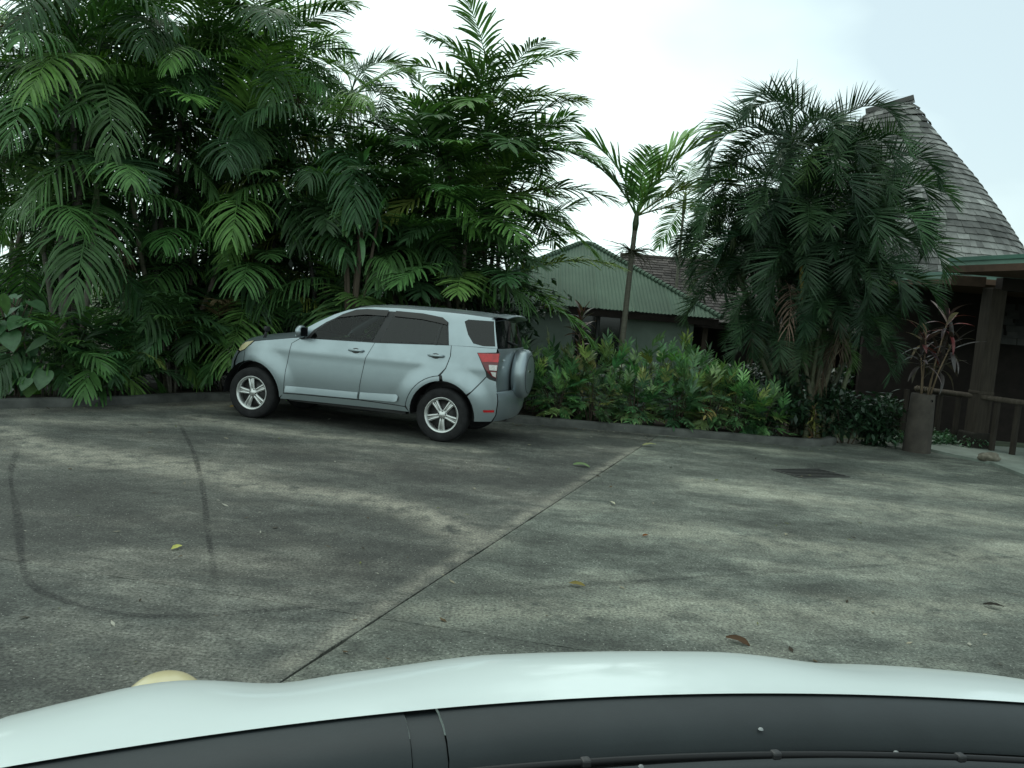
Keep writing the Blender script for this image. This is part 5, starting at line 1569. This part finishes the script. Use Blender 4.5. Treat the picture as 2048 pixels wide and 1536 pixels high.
for i, (x, y, h, lab) in enumerate(SHRUBS):
    o = empty('shrub', (x, y, 0.08)); h *= 0.92
    nst = 6 + i % 3
    hue = (rng.uniform(0.72, 1.02), rng.uniform(0.88, 1.15), rng.uniform(0.8, 1.2))
    for k in range(nst):
        a = 2 * math.pi * k / nst + rng.uniform(-.3, .3); r = rng.uniform(0.12, 0.34)
        tip = Vector((r * math.cos(a), r * math.sin(a), h * rng.uniform(0.55, 1.0)))
        b_ = MB(); b_.tube([(tip.x * .15, tip.y * .15, -0.05), tip * 0.5 + Vector((0, 0, 0.05)), tip], [0.012, 0.009, 0.005], 5, False); b_.build('stem', M_BARK, o, True, color=(1, 1, 1))
        pal_ = SG if i < 9 else SG + [(0.30, (0.13, 0.20, 0.085))]
        nl = 11
        for j in range(nl):
            t = 0.22 + 0.78 * j / (nl - 1)
            p = Vector((tip.x * (.15 + .85 * t), tip.y * (.15 + .85 * t), tip.z * t))
            az = a + rng.uniform(-1.5, 1.5) if j < nl - 3 else rng.uniform(0, 6.28)
            obj('leaf', rng.choice(ARA), o, loc=p, rot=(rng.uniform(-.4, .4), R(25 - 100 * t ** 1.6 + rng.uniform(-20, 20)), az), color=jit(tuple(a_ * b_ for a_, b_ in zip(pick(rng, pal_), hue)), rng, 0.35), scale=rng.uniform(0.6, 1.2))
    tag(o, 'fern leaved green shrub ' + lab, 'shrub', 'shrubs of the hedge')

# red leaved cordylines, croton, dark rosette
rng = random.Random(97)
co = empty('cordyline', (1.12, 14.75, 0.06))
b_ = MB(); b_.tube([(0, 0, -.05), (0, 0, 0.8), (0.03, 0, 1.75)], [0.03, 0.025, 0.015], 7); b_.build('cane', M_BARK, co, True, color=(1, 1, 1))
for z in (1.72, 1.5, 1.28, 1.05, 0.85):
    rosette(rng, co, (0.02, 0, z), 11, 0.72, [(0.5, (0.10, 0.045, 0.035)), (0.3, (0.06, 0.06, 0.035)), (0.2, (0.22, 0.13, 0.11))], 78, 5)
tag(co, 'dark red cordyline standing before the house window', 'plant')
cr = empty('cordyline', (6.78, 13.6, 0.9))
for (x, y, z) in ((0.22, -0.05, 1.30), (0.30, -0.10, 0.92), (-0.05, 0.05, 1.0), (0.24, 0.05, 0.65), (-0.12, 0.0, 0.7)):
    b_ = MB(); b_.tube([(x * .3, y * .3, 0), (x * .5, y, z * .5), (x, y, z)], [0.014, 0.012, 0.010], 6); b_.build('cane', M_BARK, cr, True, color=(2.4, 2.2, 2.0))
    rosette(rng, cr, (x, y, z), 15, 0.92, [(0.45, (0.16, 0.035, 0.035)), (0.35, (0.055, 0.035, 0.04)), (0.2, (0.30, 0.22, 0.21))] if z > 0.95 else [(0.7, (0.045, 0.035, 0.035)), (0.3, (0.12, 0.10, 0.10))], 80, -30)
tag(cr, 'red tipped cordyline growing out of the tall planter', 'plant')
ct = empty('croton', (4.95, 13.35, 0.08))
short = [blade_mesh('leaf', 0.20, 0.035, 5, c, M_BROAD, 0.3, 0.06, 0.45, 0.002, 9 + i) for i, c in enumerate((0.4, 0.9, 1.4))]
for z in (0.10, 0.22, 0.36, 0.50):
    rosette(rng, ct, (rng.uniform(-.04, .04), 0, z), 18, 0.85 if z > 0.15 else 1.1, [(0.4, (0.16, 0.17, 0.05)), (0.35, (0.07, 0.085, 0.035)), (0.25, (0.10, 0.055, 0.03))], 75, -20, short)
b_ = MB(); b_.tube([(0, 0, -.04), (0, 0, .5)], [.014, .008], 6); b_.build('stem', M_BARK, ct, True, color=(1, 1, 1))
tag(ct, 'small narrow leaved croton at the foot of the cane palm', 'plant')
dk = empty('rosette_plant', (0.22, 14.6, 0.06))
b_ = MB(); b_.tube([(0, 0, -.05), (0, 0, 1.0)], [.03, .02], 7); b_.build('cane', M_BARK, dk, True, color=(1, 1, 1))
rosette(rng, dk, (0, 0, 1.1), 20, 0.7, [(1, (0.025, 0.045, 0.03))], 80, -30)
tag(dk, 'dark spiky rosette plant behind the spare wheel', 'plant')
# dark shrubs under the cane palm, ground cover by the porch
for i, (x, y, h, lab) in enumerate(((4.55, 13.85, 1.25, 'left of the cane palm stems'), (5.75, 13.95, 1.25, 'right of the cane palm stems'), (6.2, 14.0, 0.9, 'left of the tall planter'), (4.5, 15.6, 1.3, 'in the shade behind the cane palm'), (5.9, 15.4, 1.4, 'between cane palm and porch'))):
    o = empty('bush', (x, y, 0.0))
    c2 = [(Vector((rng.gauss(0, .25), rng.gauss(0, .2), h * rng.uniform(.2, .8))), rng.uniform(.25, .42)) for _ in range(8)]
    b_ = MB()
    for c, r in c2: b_.tube([(c.x * .2, c.y * .2, -0.05), (c.x * .7, c.y * .7, c.z * .6), c], [.012, .01, .005], 5, False)
    b_.build('stem', M_BARK, o, True, color=(1, 1, 1))
    leaf_cloud(rng, c2, 1300, 0.13, M_BROAD, 'foliage', o, (0.024, 0.054, 0.028))
    tag(o, 'dark leafy bush ' + lab, 'bush')
cl = [(Vector((rng.uniform(7.0, 8.3), rng.uniform(14.35, 15.3), rng.uniform(0.02, 0.18))), 0.16) for _ in range(40)]
tag(leaf_cloud(rng, cl, 2600, 0.07, M_BROAD, 'ground_cover', None, (0.05, 0.12, 0.06)), 'low green ground cover between planter and porch rail', 'ground cover', kind='stuff')

# ------------------------------------------------------------------ fallen leaves and twigs
fl = [blade_mesh('fallen_leaf', 0.16, 0.06, 6, c, M_DEAD, 0.5, 0.05, 0.45, 0.008, 30 + i) for i, c in enumerate((0.9, 1.4, 0.6))]
FALL = [(-2.14, 5.29, (0.50, 0.50, 0.14), 0.65, 1.2, 'small yellow leaf lying on the dark concrete'), (0.80, 9.61, (0.12, 0.17, 0.08), 1.5, 0.1, 'green leaf lying on the concrete behind the car'), (1.92, 11.62, (0.36, 0.36, 0.18), 1.3, 0.2, 'pale leaf at the far end of the concrete joint'),
        (0.48, 5.28, (0.20, 0.16, 0.05), 0.75, -0.4, 'olive leaf right of the concrete joint'), (1.33, 4.55, (0.060, 0.035, 0.020), 1.0, -0.5, 'dark brown curled leaf just before the white bonnet'), (3.37, 5.57, (0.025, 0.022, 0.018), 0.8, -0.5, 'black leaf at the right border of the concrete'),
        (1.17, 6.64, (0.20, 0.08, 0.03), 0.5, 0.7, 'small orange brown leaf in the middle of the right slab'), (2.49, 7.09, (0.40, 0.36, 0.26), 0.5, 1.0, 'small cream leaf left below the drain grate'), (1.07, 7.71, (0.40, 0.38, 0.28), 0.6, 2.0, 'pale bent leaf beside the long concrete joint'), (-4.1, 12.0, (0.30, 0.20, 0.06), 0.9, 1.0, 'orange leaf under the kerb at the car nose')]
for i, (x, y, c, k, a, lab) in enumerate(FALL):
    tag(obj('fallen_leaf', fl[i % 3], loc=(x, y, 0.012 * k + 0.006), rot=(0.15, -0.16, a), color=c, scale=(k, k, k * 0.55)), lab, 'leaf', 'fallen leaves')

# leaf crumbs and grit lying on the concrete
rng = random.Random(123); v, f, t = [], [], []
for i in range(900):
    if rng.random() < 0.55:
        p = rng.choice(KP[10:]); x, y = p.x + rng.gauss(0, .25), p.y - abs(rng.gauss(0, .35)) - 0.05
        if y > 13.0: continue
    else: x, y = rng.uniform(-6, 7.5), rng.uniform(3.2, 12.5)
    a = rng.uniform(0, 6.28); s_ = rng.uniform(0.008, 0.035); w_ = s_ * rng.uniform(.2, .5)
    c, d = Vector((math.cos(a), math.sin(a), rng.uniform(-.1, .3))), Vector((-math.sin(a), math.cos(a), rng.uniform(-.2, .2)))
    q = Vector((x, y, 0.008)); k = len(v)
    v += [tuple(q - c * s_), tuple(q + d * w_), tuple(q + c * s_), tuple(q - d * w_)]; f.append((k, k + 1, k + 2, k + 3))
    col = rng.choice(((0.10, 0.07, 0.04), (0.30, 0.27, 0.2), (0.05, 0.04, 0.03), (0.34, 0.33, 0.28), (0.14, 0.15, 0.06)))
    t += [col] * 4
tag(obj('leaf_litter', mesh('leaf_litter', v, f, M_DEAD, False, t), color=(1, 1, 1)), 'scattered leaf crumbs and grit over the concrete', 'leaf litter', kind='stuff')
